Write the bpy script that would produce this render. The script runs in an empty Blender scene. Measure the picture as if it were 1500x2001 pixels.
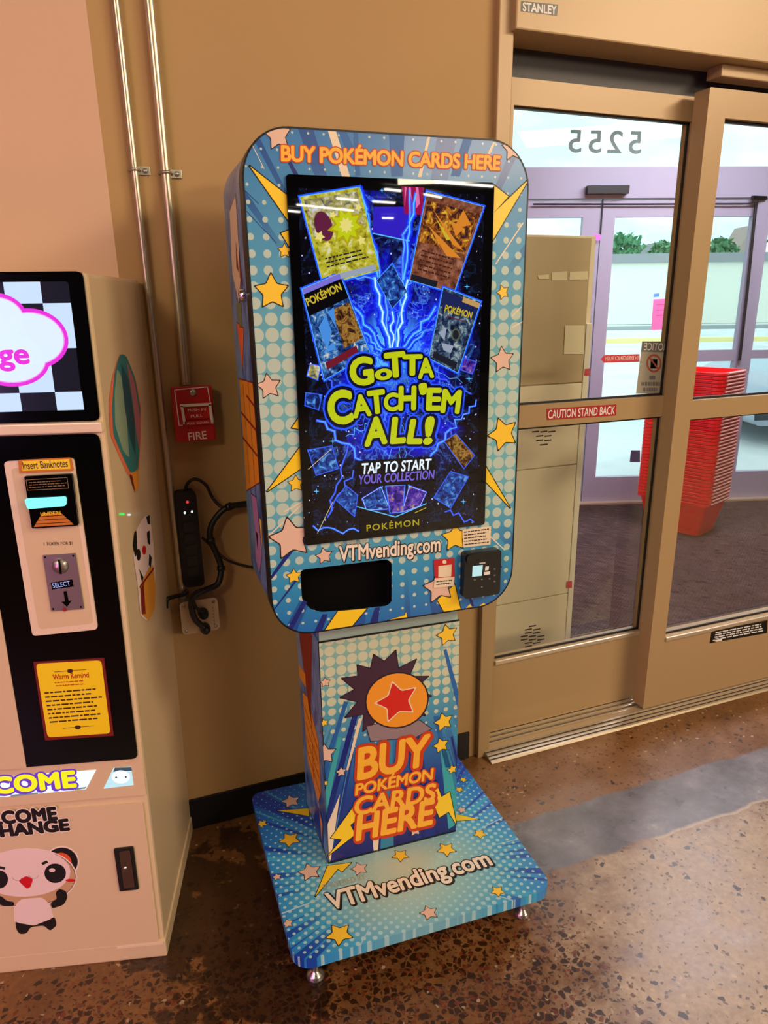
import bpy, bmesh, math, random
from mathutils import Vector, Matrix, geometry
random.seed(7)
S = bpy.context.scene
COL = S.collection
PI = math.pi

# ------------------------------------------------------------------ camera
CAM = Vector((-0.58992, -1.92809, 1.5))
YAW, PITCH, ROLL, FOC, PPX, PPY = -0.37876, -0.31791, -0.01316, 1433.509, 12.907, 59.795
IW, IH = 1500.0, 2001.0
cyw, syw, cpt, spt = math.cos(YAW), math.sin(YAW), math.cos(PITCH), math.sin(PITCH)
FWD = Vector((-syw*cpt, cyw*cpt, spt))
_r = Vector((cyw, syw, 0)); _u = _r.cross(FWD)
RGT = _r*math.cos(ROLL) + _u*math.sin(ROLL)
UPV = -_r*math.sin(ROLL) + _u*math.cos(ROLL)
cam_data = bpy.data.cameras.new('camera')
cam = bpy.data.objects.new('camera', cam_data)
COL.objects.link(cam)
m = Matrix((RGT, UPV, -FWD)).transposed().to_4x4()
m.translation = CAM
cam.matrix_world = m
cam_data.sensor_fit = 'HORIZONTAL'
cam_data.sensor_width = 36.0
cam_data.lens = FOC/IW*36.0
cam_data.shift_x = -PPX/IW
cam_data.shift_y = PPY/IW
cam_data.clip_start = 0.02
cam_data.clip_end = 400
S.camera = cam

def ray(px, py):
    return FWD + RGT*((px-IW/2-PPX)/FOC) - UPV*((py-IH/2-PPY)/FOC)

# ------------------------------------------------------------------ colour and world
def lin(c):
    c = c/255.0
    return c/12.92 if c <= 0.04045 else ((c+0.055)/1.055)**2.4
def rgb(r, g, b): return (lin(r), lin(g), lin(b), 1.0)

S.view_settings.view_transform = 'Standard'
S.view_settings.look = 'None'
S.view_settings.gamma = 1.0
S.view_settings.use_curve_mapping = False
S.view_settings.exposure = 0.0

class X:
    """a node socket that can be used in formulas"""
    tree = None
    def __init__(s, v): s.v = v
    @staticmethod
    def op(kind, *a):
        n = X.tree.nodes.new('ShaderNodeMath'); n.operation = kind
        for i, q in enumerate(a):
            q = q.v if isinstance(q, X) else q
            if isinstance(q, (int, float)): n.inputs[i].default_value = q
            else: X.tree.links.new(q, n.inputs[i])
        return X(n.outputs[0])
    def __add__(s, o): return X.op('ADD', s, o)
    __radd__ = __add__
    def __sub__(s, o): return X.op('SUBTRACT', s, o)
    def __rsub__(s, o): return X.op('SUBTRACT', o, s)
    def __mul__(s, o): return X.op('MULTIPLY', s, o)
    __rmul__ = __mul__
    def __truediv__(s, o): return X.op('DIVIDE', s, o)
    def __rtruediv__(s, o): return X.op('DIVIDE', o, s)
    def __pow__(s, o): return X.op('POWER', s, o)
    def abs(s): return X.op('ABSOLUTE', s)
    def frac(s): return X.op('FRACT', s)
    def sqrt(s): return X.op('SQRT', s)
    def lt(s, o): return X.op('LESS_THAN', s, o)
    def gt(s, o): return X.op('GREATER_THAN', s, o)
    def atan2(s, o): return X.op('ARCTAN2', s, o)
    def sin(s): return X.op('SINE', s)
    def floor(s): return X.op('FLOOR', s)
    def max(s, o): return X.op('MAXIMUM', s, o)
    def min(s, o): return X.op('MINIMUM', s, o)
    def sm(s, a, b, ta=0.0, tb=1.0):
        n = X.tree.nodes.new('ShaderNodeMapRange'); n.interpolation_type = 'SMOOTHSTEP'
        X.tree.links.new(s.v, n.inputs[0])
        for i, q in zip((1, 2, 3, 4), (a, b, ta, tb)): n.inputs[i].default_value = q
        return X(n.outputs[0])
def coords(kind='Object'):
    t = X.tree.nodes.new('ShaderNodeTexCoord')
    s = X.tree.nodes.new('ShaderNodeSeparateXYZ')
    X.tree.links.new(t.outputs[kind], s.inputs[0])
    return X(s.outputs[0]), X(s.outputs[1]), X(s.outputs[2])
def vec(x, y, z=0.0):
    n = X.tree.nodes.new('ShaderNodeCombineXYZ')
    for i, q in enumerate((x, y, z)):
        if isinstance(q, X): X.tree.links.new(q.v, n.inputs[i])
        else: n.inputs[i].default_value = q
    return n.outputs[0]
def noise(v, scale, detail=3.0, rough=0.5, dist=0.0):
    n = X.tree.nodes.new('ShaderNodeTexNoise')
    n.inputs['Scale'].default_value = scale; n.inputs['Detail'].default_value = detail
    n.inputs['Roughness'].default_value = rough; n.inputs['Distortion'].default_value = dist
    X.tree.links.new(v, n.inputs['Vector'])
    return X(n.outputs[0])
def voronoi(v, scale, feature='F1', rand=1.0, metric='EUCLIDEAN'):
    n = X.tree.nodes.new('ShaderNodeTexVoronoi'); n.feature = feature; n.distance = metric
    n.inputs['Scale'].default_value = scale
    n.inputs['Randomness'].default_value = rand
    X.tree.links.new(v, n.inputs['Vector'])
    return X(n.outputs['Distance']), n.outputs['Color'] if 'Color' in n.outputs else None
def mix(f, a, b):
    n = X.tree.nodes.new('ShaderNodeMix'); n.data_type = 'RGBA'
    ins = [q for q in n.inputs if q.type == 'RGBA']
    fi = n.inputs[0]
    if isinstance(f, X): X.tree.links.new(f.v, fi)
    else: fi.default_value = f
    for i, q in zip(ins, (a, b)):
        if isinstance(q, tuple): i.default_value = q
        else: X.tree.links.new(q, i)
    return [o for o in n.outputs if o.type == 'RGBA'][0]
def ramp(f, *stops):
    n = X.tree.nodes.new('ShaderNodeValToRGB'); e = n.color_ramp.elements
    while len(e) < len(stops): e.new(0.5)
    for el, (p, c) in zip(e, stops): el.position = p; el.color = c
    X.tree.links.new(f.v, n.inputs[0])
    return n.outputs[0]

MATS = {}
def mat(name, color=None, rough=0.5, metal=0.0, emit=None, strength=1.0, spec=0.5, fn=None, bump=None, coat=0.0):
    if name in MATS: return MATS[name]
    M = bpy.data.materials.new(name); M.use_nodes = True
    t = M.node_tree; X.tree = t
    b = t.nodes['Principled BSDF']
    b.inputs['Roughness'].default_value = rough
    b.inputs['Metallic'].default_value = metal
    b.inputs['Specular IOR Level'].default_value = spec
    b.inputs['Coat Weight'].default_value = coat
    b.inputs['Coat Roughness'].default_value = 0.1
    if color: b.inputs['Base Color'].default_value = color
    if emit:
        b.inputs['Emission Color'].default_value = emit
        b.inputs['Emission Strength'].default_value = strength
    if fn: fn(t, b)
    MATS[name] = M
    return M

# a bright overcast sky
W = bpy.data.worlds.new('sky'); S.world = W; W.use_nodes = True
X.tree = W.node_tree
wx, wy, wz = coords('Generated')
cl = noise(vec(wx*1.0, wy*1.0, wz*2.6), 2.6, 5.0, 0.55)
skyc = ramp(cl, (0.36, rgb(176, 226, 238)), (0.52, rgb(222, 246, 250)), (0.62, rgb(250, 255, 255)))
bgn = W.node_tree.nodes['Background']
W.node_tree.links.new(skyc, bgn.inputs[0])
bgn.inputs[1].default_value = 2.2

# ------------------------------------------------------------------ lights of the place and an added vestibule fill
def area(name, loc, size, energy, color, rot=(0, 0, 0), sy=None):
    l = bpy.data.lights.new(name, 'AREA'); l.energy = energy; l.color = color
    l.shape = 'RECTANGLE'; l.size = size; l.size_y = sy or size
    o = bpy.data.objects.new(name, l); o.location = loc; o.rotation_euler = rot
    COL.objects.link(o); return o
def lamp(name, loc, to, size, sy, energy, color):
    o = area(name, loc, size, energy, color, sy=sy)
    d = (Vector(to)-Vector(loc)).normalized()
    o.rotation_euler = d.to_track_quat('-Z', 'Y').to_euler()
    return o
WARM = (1.0, 0.80, 0.57)
lamp('ceiling_lamp', (3.5, -3.4, 3.45), (0.2, -0.2, 0.3), 1.8, 0.5, 128, WARM)
lamp('ceiling_lamp', (-3.3, -4.4, 3.40), (-0.6, -0.3, 0.6), 1.4, 0.5, 82, WARM)
lamp('ceiling_lamp', (3.6, -8.0, 3.45), (0.2, -0.3, 0.6), 2.6, 1.2, 255, WARM)
lamp('ceiling_lamp', (0.4, -2.6, 3.55), (0.8, -2.2, 0.0), 2.4, 0.3, 16, WARM)
area('pink_sign_lamp', (-3.4, -2.2, 2.2), 1.0, 13, (1.0, 0.36, 0.46), rot=(0, math.radians(-80), 0), sy=1.4)
lamp('violet_sign_lamp', (-3.0, -2.7, 1.3), (0.6, -0.5, 0.6), 0.8, 0.8, 13, (0.66, 0.38, 1.0))
lamp('magenta_sign_lamp', (-2.6, -1.6, 0.6), (-0.6, -1.0, 0.0), 0.4, 0.4, 9, (1.0, 0.16, 0.52))
area('vestibule_lamp', (2.9, 1.2, 2.80), 1.6, 105, (0.95, 0.89, 1.0), sy=0.7)
area('vestibule_pink_fill', (1.0, 1.5, 0.9), 0.5, 9, (1.0, 0.25, 0.42), rot=(math.radians(90), 0, math.radians(-60)), sy=0.9)  # added pink fill, hidden behind the cabinet, to tint the outer door frames

# ------------------------------------------------------------------ object helpers
WM = {}
def tag(o, label=None, cat=None, group=None, kind=None):
    if label: o['label'] = label
    if cat: o['category'] = cat
    if group: o['group'] = group
    if kind: o['kind'] = kind
    return o
def empty(name, loc, rz=0.0, **k):
    o = bpy.data.objects.new(name, None); COL.objects.link(o)
    o.location = loc; o.rotation_euler = (0, 0, rz); o.empty_display_size = 0.1
    WM[o] = Matrix.Translation(Vector(loc)) @ Matrix.Rotation(rz, 4, 'Z')
    return tag(o, **k)

class MB:
    """collects shapes with materials and links them as one mesh object"""
    def __init__(s, M=None):
        s.v = []; s.f = []; s.fm = []; s.mats = []; s.M = M or Matrix()
        s.smooth = set()
    def mi(s, m):
        if m not in s.mats: s.mats.append(m)
        return s.mats.index(m)
    def add(s, vs, fs, m, M=None, smooth=False):
        b = len(s.v); T = s.M @ M if M is not None else s.M
        s.v += [T @ Vector(q) for q in vs]
        k = s.mi(m)
        for f in fs:
            if smooth: s.smooth.add(len(s.f))
            s.f.append([b+i for i in f]); s.fm.append(k)
        return s
    def box(s, lo, hi, m, M=None, bev=0.0):
        if bev > 0:
            bm = bmesh.new(); bmesh.ops.create_cube(bm, size=1.0)
            for q in bm.verts:
                q.co = Vector([(a+b)/2 + c*(b-a) for a, b, c in zip(lo, hi, q.co)])
            bmesh.ops.bevel(bm, geom=list(bm.edges), offset=bev, segments=2, affect='EDGES', profile=0.6)
            bm.verts.index_update()
            vs = [q.co.copy() for q in bm.verts]; fs = [[q.index for q in f.verts] for f in bm.faces]
            bm.free()
            return s.add(vs, fs, m, M)
        x0, y0, z0 = lo; x1, y1, z1 = hi
        vs = [(x0,y0,z0),(x1,y0,z0),(x1,y1,z0),(x0,y1,z0),(x0,y0,z1),(x1,y0,z1),(x1,y1,z1),(x0,y1,z1)]
        return s.add(vs, [(3,2,1,0),(4,5,6,7),(0,1,5,4),(1,2,6,5),(2,3,7,6),(3,0,4,7)], m, M)
    def prism(s, loops, O, U, V, Nn, t, m, side=None, back=None):
        """outline(s) in (u, v) at O, extruded by t against Nn; the first loop is the outside, the rest are holes"""
        O = Vector(O); U = Vector(U); V = Vector(V); Nn = Vector(Nn)
        loops = [[Vector((a[0], a[1], 0)) for a in l] for l in loops]
        tris = geometry.tessellate_polygon(loops)
        flat = [q for l in loops for q in l]
        P = [O + U*q.x + V*q.y for q in flat]
        n = len(P)
        def orient(tri):
            a, b, c = (P[i] for i in tri)
            return tri if (b-a).cross(c-a).dot(Nn) > 0 else tri[::-1]
        tr = [orient(tuple(x)) for x in tris]
        s.add(P, tr, m)
        if t:
            P2 = [q - Nn*t for q in P]
            s.add(P2, [x[::-1] for x in tr], back or side or m)
            k = 0
            for l in loops:
                L = len(l); ar = sum(l[i].x*l[(i+1) % L].y - l[(i+1) % L].x*l[i].y for i in range(L))
                hole = k > 0
                vs = P[k:k+L] + P2[k:k+L]
                fs = []
                for i in range(L):
                    j = (i+1) % L
                    f = (i, L+i, L+j, j)
                    flip = (ar < 0) != hole
                    if U.cross(V).dot(Nn) < 0: flip = not flip
                    fs.append(f[::-1] if flip else f)
                s.add(vs, fs, side or m, smooth=L > 12)
                k += L
        return s
    def tube(s, pts, r, m, n=10, cap=True):
        pts = [Vector(q) for q in pts]; vs = []; fs = []
        up = Vector((0.3, 0.2, 1)).normalized()
        rr = r if isinstance(r, (list, tuple)) else [r]*len(pts)
        prev = None
        for i, q in enumerate(pts):
            d = (pts[min(i+1, len(pts)-1)] - pts[max(i-1, 0)]).normalized()
            a = prev - d*prev.dot(d) if prev is not None else d.cross(up)
            if a.length < 1e-5: a = d.cross(Vector((1, 0, 0)))
            a.normalize(); prev = a; b = d.cross(a)
            for k in range(n):
                t = 2*PI*k/n
                vs.append(q + (a*math.cos(t) + b*math.sin(t))*rr[i])
        for i in range(len(pts)-1):
            for k in range(n):
                fs.append((i*n+k, i*n+(k+1) % n, (i+1)*n+(k+1) % n, (i+1)*n+k))
        s.add(vs, fs, m, smooth=True)
        if cap:
            s.add(vs[:n], [tuple(range(n))[::-1]], m); s.add(vs[-n:], [tuple(range(n))], m)
        return s
    def lathe(s, prof, m, C=(0, 0, 0), axis=None, n=24):
        """prof: (radius, height) pairs"""
        C = Vector(C); ax = Vector(axis or (0, 0, 1)).normalized()
        a = ax.orthogonal().normalized(); b = ax.cross(a)
        vs = []; fs = []
        for r, h in prof:
            for k in range(n):
                t = 2*PI*k/n
                vs.append(C + ax*h + (a*math.cos(t)+b*math.sin(t))*max(r, 1e-5))
        for i in range(len(prof)-1):
            for k in range(n):
                fs.append((i*n+k, i*n+(k+1) % n, (i+1)*n+(k+1) % n, (i+1)*n+k))
        return s.add(vs, fs, m, smooth=True)
    def build(s, name, parent=None, origin=None, **k):
        me = bpy.data.meshes.new(name)
        if parent is not None:
            inv = WM[parent].inverted(); vs = [inv @ q for q in s.v]
        else:
            if origin is None:
                lo = [min(q[i] for q in s.v) for i in range(3)]; hi = [max(q[i] for q in s.v) for i in range(3)]
                origin = Vector(((lo[0]+hi[0])/2, (lo[1]+hi[1])/2, lo[2]))
            origin = Vector(origin)
            vs = [q - origin for q in s.v]
        me.from_pydata([tuple(q) for q in vs], [], s.f)
        for q in s.mats: me.materials.append(q)
        me.polygons.foreach_set('material_index', s.fm)
        if s.smooth:
            sm = [i in s.smooth for i in range(len(s.f))]
            me.polygons.foreach_set('use_smooth', sm)
        me.validate(); me.update()
        o = bpy.data.objects.new(name, me); COL.objects.link(o)
        if parent is not None:
            o.parent = parent; WM[o] = WM[parent]
        else:
            o.location = origin; WM[o] = Matrix.Translation(origin)
        return tag(o, **k)

# ------------------------------------------------------------------ flat printing on a real surface
_tc = {}
def text_mesh(body, bold=0.0, shear=0.0, space=1.0):
    key = (body, bold, shear, space)
    if key in _tc: return _tc[key]
    c = bpy.data.curves.new('t', 'FONT'); c.body = body; c.size = 1.0
    c.offset = bold; c.shear = shear; c.space_character = space; c.fill_mode = 'FRONT'; c.resolution_u = 4
    o = bpy.data.objects.new('t', c); COL.objects.link(o)
    dg = bpy.context.evaluated_depsgraph_get()
    me = bpy.data.meshes.new_from_object(o.evaluated_get(dg))
    vs = [(q.co.x, q.co.y) for q in me.vertices]; fs = [tuple(f.vertices) for f in me.polygons]
    bpy.data.objects.remove(o); bpy.data.curves.remove(c); bpy.data.meshes.remove(me)
    _tc[key] = (vs, fs)
    return _tc[key]

class Pad:
    def __init__(s, mb, O, U, V, step=0.00025):
        s.mb = mb; s.O = Vector(O); s.U = Vector(U); s.V = Vector(V)
        s.N = s.U.cross(s.V).normalized(); s.step = step
        if s.N.dot(CAM - s.O) < 0: s.N = -s.N
        s.k = 1; s.clip = None
    def px(s, x, y):
        D = ray(x, y); t = (s.O - CAM).dot(s.N)/D.dot(s.N); P = CAM + D*t - s.O
        a, b, c = s.U.dot(s.U), s.U.dot(s.V), s.V.dot(s.V); p, q = P.dot(s.U), P.dot(s.V)
        d = a*c - b*b
        return ((c*p-b*q)/d, (a*q-b*p)/d)
    def P(s, u, v, k=0.0): return s.O + s.U*u + s.V*v + s.N*(s.step*k)
    def W(s, x, y): return s.P(*s.px(x, y))
    def tri(s, uv, fs, m, k):
        P = [s.P(u, v, k) for u, v in uv]
        out = []
        for f in fs:
            n = (P[f[1]]-P[f[0]]).cross(P[f[2]]-P[f[0]])
            out.append(f if n.dot(s.N) > 0 else tuple(f)[::-1])
        s.mb.add(P, out, m)
    def poly(s, pts, m, k=1, px=True, edge=None, w=0.002, ke=None):
        uv = [s.px(*q) for q in pts] if px else list(pts)
        if s.clip: uv = clip_poly(uv, s.clip)
        if len(uv) < 3: return uv
        tr = geometry.tessellate_polygon([[Vector((a, b, 0)) for a, b in uv]])
        s.tri(uv, [tuple(x) for x in tr], m, k)
        if edge: s.line(uv+[uv[0]], w, edge, (k-0.4) if ke is None else ke, px=False, join=True)
        return uv
    def line(s, pts, w, m, k=1, px=True, join=False):
        uv = [Vector(s.px(*q)) if px else Vector(q) for q in pts]
        for a, b in zip(uv, uv[1:]):
            d = b-a
            if d.length < 1e-6: continue
            d.normalize(); n = Vector((-d.y, d.x))*w/2; e = d*(w/2 if join else 0)
            s.tri([a-e-n, b+e-n, b+e+n, a-e+n], [(0, 1, 2, 3)], m, k)
    def ell(s, c, rx, ry, m, k=1, px=True, n=28, rot=0.0, a0=0.0, a1=2*PI):
        """ellipse; radii in photograph pixels when px"""
        pts = []
        full = abs(a1-a0-2*PI) < 1e-4
        for i in range(n if full else n+1):
            t = a0+(a1-a0)*i/n; x, y = rx*math.cos(t), ry*math.sin(t)
            pts.append((c[0]+x*math.cos(rot)-y*math.sin(rot), c[1]+x*math.sin(rot)+y*math.cos(rot)))
        s.poly(pts, m, k, px)
    def star(s, x, y, r, m, edge=None, k=2, rot=0.0, inner=0.52, w=None):
        u, v = s.px(x, y); du, dv = s.px(x+r, y); R = math.hypot(du-u, dv-v)
        def pts(R):
            o = []
            for i in range(10):
                t = PI/2+rot+i*PI/5; q = R if i % 2 == 0 else R*inner
                o.append((u+q*math.cos(t), v+q*math.sin(t)))
            return round_poly(o, R*0.10, 3)
        if edge: s.poly(pts(R*1.09+0.0012), edge, k-0.5, px=False)
        s.poly(pts(R), m, k, px=False)
    def text(s, body, bl, br, top, m, k=3, bold=0.0, shear=0.0, edge=None, ebold=0.04, drop=None, dropm=None, space=1.0, px=True, mirror=False):
        """writing whose baseline runs from bl to br and whose capitals reach top (above bl)"""
        a = Vector(s.px(*bl)) if px else Vector(bl); b = Vector(s.px(*br)) if px else Vector(br); t = Vector(s.px(*top)) if px else Vector(top)
        d = (b-a); L = d.length; d.normalize(); n = Vector((-d.y, d.x))
        h = (t-a).dot(n)
        vs, fs = text_mesh(body, 0.0, shear, space)
        x0 = min(q[0] for q in vs); x1 = max(q[0] for q in vs)
        y1 = max(q[1] for q in text_mesh('H')[0])
        sx, sy = L/(x1-x0), h/y1
        def lay(bold, mm, kk, off=(0, 0)):
            n_ = 0 if bold <= 0 else 8 if bold < 0.05 else 12
            for i in range(n_+1):      # letters are thickened by laying them around a small circle
                ox, oy = (0, 0) if i == 0 else (bold*math.cos(2*PI*i/n_), bold*math.sin(2*PI*i/n_))
                uv = []
                for q in vs:
                    X_ = (q[0]+ox-x0)*sx
                    if mirror: X_ = L - X_
                    p = a + d*(X_+off[0]) + n*((q[1]+oy)*sy+off[1])
                    uv.append((p.x, p.y))
                s.tri(uv, fs, mm, kk+0.05*i)
        if drop: lay(ebold, dropm or edge, k-1.9, drop)
        if edge: lay(ebold, edge, k-0.95)
        lay(bold, m, k)
    def bars(s, q, rows, m, k=3, fill=0.55, seed=1, px=True):
        """small illegible lines of print inside the quad tl, tr, br, bl"""
        rnd = random.Random(seed)
        tl, tr, br, bl = [Vector(s.px(*c)) if px else Vector(c) for c in q]
        for i in range(rows):
            t0 = (i+0.5-fill/2)/rows; t1 = (i+0.5+fill/2)/rows
            x = 0.0
            end = rnd.uniform(0.8, 1.0)
            while x < end:
                w = rnd.uniform(0.04, 0.14); x2 = min(x+w, end)
                def B(xx, tt): return tl.lerp(tr, xx).lerp(bl.lerp(br, xx), tt)
                s.tri([B(x, t1), B(x2, t1), B(x2, t0), B(x, t0)], [(0, 1, 2, 3)], m, k)
                x = x2+0.022
def clip_poly(p, c):
    """p cut to the convex outline c (anticlockwise)"""
    for i in range(len(c)):
        a, b = c[i], c[(i+1) % len(c)]
        if abs(a[0]-b[0])+abs(a[1]-b[1]) < 1e-7: continue
        out = []
        f = lambda q: (b[0]-a[0])*(q[1]-a[1])-(b[1]-a[1])*(q[0]-a[0])
        for j in range(len(p)):
            q, r = p[j-1], p[j]; fq, fr = f(q), f(r)
            if (fq >= 0) != (fr >= 0):
                t = fq/(fq-fr); out.append((q[0]+(r[0]-q[0])*t, q[1]+(r[1]-q[1])*t))
            if fr >= 0: out.append(r)
        p = out
        if len(p) < 3: return []
    return p
def round_poly(pts, r, n=4):
    out = []; L = len(pts)
    for i in range(L):
        p = Vector(pts[i]); a = Vector(pts[i-1])-p; b = Vector(pts[(i+1) % L])-p
        ra = min(r, a.length*0.48); rb = min(r, b.length*0.48)
        A = p+a.normalized()*ra; B = p+b.normalized()*rb
        for j in range(n+1):
            t = j/n; q = A*(1-t)**2 + p*2*t*(1-t) + B*t*t
            out.append((q.x, q.y))
    return out
def rrect(x0, y0, x1, y1, r, n=6):
    out = []
    rs = r if isinstance(r, (list, tuple)) else [r]*4      # bl, br, tr, tl
    for (cx, cy, a, q) in ((x0, y0, PI, 0), (x1, y0, 1.5*PI, 1), (x1, y1, 0, 2), (x0, y1, 0.5*PI, 3)):
        R = max(rs[q], 1e-5); sx = 1 if q in (0, 3) else -1; sy = 1 if q in (0, 1) else -1
        for i in range(n+1):
            t = a+0.5*PI*i/n
            out.append((cx+sx*R+R*math.cos(t), cy+sy*R+R*math.sin(t)))
    return out
VX, VY, VZ = Vector((1, 0, 0)), Vector((0, 1, 0)), Vector((0, 0, 1))

# ================================================================== materials of the place
BLACK = mat('black_plastic', rgb(14, 13, 14), 0.35)
def wall_fn(c1, c2):
    def fn(t, b):
        x, y, z = coords()
        n = noise(vec(x, y, z), 3.0, 4.0)
        t.links.new(mix(n, c1, c2), b.inputs['Base Color'])
        bp = t.nodes.new('ShaderNodeBump'); bp.inputs['Strength'].default_value = 0.06
        n2 = noise(vec(x, y, z), 220.0, 2.0); t.links.new(n2.v, bp.inputs['Height'])
        t.links.new(bp.outputs[0], b.inputs['Normal'])
    return fn
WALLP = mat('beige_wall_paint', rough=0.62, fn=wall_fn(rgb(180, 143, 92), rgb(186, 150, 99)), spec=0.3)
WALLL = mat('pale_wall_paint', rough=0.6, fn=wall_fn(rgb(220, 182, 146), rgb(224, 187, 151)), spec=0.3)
BASEB = mat('black_rubber_base', rgb(16, 15, 16), 0.45)
CEIL = mat('ceiling_grey', rgb(112, 108, 104), 0.9)
ALU = mat('champagne_aluminium', rgb(180, 150, 107), 0.40, 0.08)
ALUD = mat('champagne_aluminium_shadow_gap', rgb(52, 48, 50), 0.5)
ALUS = mat('mill_aluminium_threshold', rgb(208, 190, 160), 0.35, 0.5)
GASK = mat('black_gasket', rgb(18, 18, 20), 0.5)
LAV = mat('lavender_grey_frame', rgb(158, 154, 174), 0.45, 0.1)
def glass_fn(tint, refl):
    def fn(t, b):
        out = [n for n in t.nodes if n.type == 'OUTPUT_MATERIAL'][0]
        tr = t.nodes.new('ShaderNodeBsdfTransparent'); tr.inputs[0].default_value = tint
        gl = t.nodes.new('ShaderNodeBsdfGlossy'); gl.inputs['Roughness'].default_value = 0.02
        fr = t.nodes.new('ShaderNodeFresnel'); fr.inputs['IOR'].default_value = 1.45
        f = X(fr.outputs[0])*refl
        mx = t.nodes.new('ShaderNodeMixShader')
        t.links.new(f.v, mx.inputs[0]); t.links.new(tr.outputs[0], mx.inputs[1]); t.links.new(gl.outputs[0], mx.inputs[2])
        t.links.new(mx.outputs[0], out.inputs['Surface'])
        t.nodes.remove(b)
    return fn
GLASS = mat('clear_glass', fn=glass_fn((0.97, 0.985, 0.98, 1), 0.28))

def floor_fn(t, b):
    x, y, z = coords()
    v = vec(x, y, 0)
    big = noise(v, 1.6, 5.0, 0.6); mid = noise(v, 11.0, 5.0, 0.65); fine = noise(v, 70.0, 3.0, 0.6)
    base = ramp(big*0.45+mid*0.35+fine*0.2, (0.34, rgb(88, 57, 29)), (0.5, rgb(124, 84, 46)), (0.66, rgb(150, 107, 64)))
    # door light painted into the concrete: paler further out from the wall and to the side of the kiosk
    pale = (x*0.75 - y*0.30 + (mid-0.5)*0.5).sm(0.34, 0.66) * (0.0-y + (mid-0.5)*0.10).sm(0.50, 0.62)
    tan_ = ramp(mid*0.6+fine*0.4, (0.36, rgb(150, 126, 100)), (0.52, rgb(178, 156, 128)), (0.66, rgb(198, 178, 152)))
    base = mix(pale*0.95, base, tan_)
    # exposed stone chips: dense in front of the kiosk, sparse elsewhere
    def chips(scale, size, dens, dark, amt):
        q = vec(x+mid*0.03, y+fine*0.008, 0)
        d, c = voronoi(q, scale); e_, _n = voronoi(q, scale, 'DISTANCE_TO_EDGE')
        sp = X.tree.nodes.new('ShaderNodeSeparateColor'); X.tree.links.new(c, sp.inputs[0])
        r, g = X(sp.outputs[0]), X(sp.outputs[1])
        m_ = (e_ - (g*0.16+0.05)*(0.5/size)).sm(-0.02, 0.03) * (r-dens).lt(0.0)
        return m_*amt, dark
    dense = ((0.55-x) + (big-0.5)*0.5).sm(0.0, 0.45) * (0.0-y+(big-0.5)*0.3).sm(0.30, 0.62)
    for sc_, sz, dn, col_, am in ((62.0, 0.55, dense*0.62+0.03, rgb(40, 20, 9), 0.92), (115.0, 0.52, dense*0.30+0.10, rgb(58, 32, 16), 0.75), (90.0, 0.52, dense*0.24, rgb(110, 48, 24), 0.8), (110.0, 0.42, 0.018, rgb(206, 182, 146), 0.6)):
        m_, dk = chips(sc_, sz, dn, col_, am)
        base = mix(m_, base, dk)
    # grey trowelled patch that runs across the floor in front of the door
    s_ = y + 0.462 + (noise(v, 9.0, 4.0)-0.5)*0.05
    band = (1.0 - s_.abs().sm(0.098, 0.112)) * (x+(noise(v, 8.0, 3.0)-0.5)*0.2).sm(0.30, 0.36)
    rimb = (1.0 - (s_+0.108).abs().sm(0.004, 0.010)) * (x+(mid-0.5)*0.8).sm(0.75, 0.85)
    gcol = ramp(noise(v, 7.0, 6.0, 0.72), (0.34, rgb(84, 82, 86)), (0.56, rgb(118, 116, 124)), (0.66, rgb(136, 134, 140)), (0.74, rgb(184, 182, 184)))
    base = mix(rimb*0.6, base, rgb(206, 190, 166))
    base = mix(band*0.94, base, gcol)
    # old dark spill marks, with shade painted in, between the two machines
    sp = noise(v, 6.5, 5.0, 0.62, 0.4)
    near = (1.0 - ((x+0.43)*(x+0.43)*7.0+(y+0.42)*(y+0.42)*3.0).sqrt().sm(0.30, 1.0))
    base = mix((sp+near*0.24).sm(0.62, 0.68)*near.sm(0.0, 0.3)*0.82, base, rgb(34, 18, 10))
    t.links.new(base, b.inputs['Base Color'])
    rg = mid*0.30+0.16
    t.links.new(rg.v, b.inputs['Roughness'])
    b.inputs['Specular IOR Level'].default_value = 0.5
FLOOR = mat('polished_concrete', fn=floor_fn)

def carpet_fn(t, b):
    x, y, z = coords()
    u = x*0.80 + y*0.60; w = y*0.80 - x*0.60
    n = noise(vec(u*60, w*9), 1.0, 3.0, 0.7); n2 = noise(vec(x, y), 2.0, 4.0)
    st = (w*420.0).sin()*0.05
    c = ramp(n*0.75+n2*0.25+st, (0.34, rgb(44, 32, 33)), (0.52, rgb(66, 50, 51)), (0.68, rgb(98, 78, 78)))
    t.links.new(c, b.inputs['Base Color'])
    b.inputs['Specular IOR Level'].default_value = 0.1
CARPET = mat('ribbed_entrance_carpet', rough=0.95, fn=carpet_fn)
def asph_fn(t, b):
    x, y, z = coords()
    n = noise(vec(x, y), 0.7, 5.0, 0.6)
    c = ramp(n, (0.3, rgb(196, 204, 204)), (0.6, rgb(222, 228, 226)))
    t.links.new(c, b.inputs['Base Color'])
ASPH = mat('pale_weathered_pavement', rough=0.9, fn=asph_fn)

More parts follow.
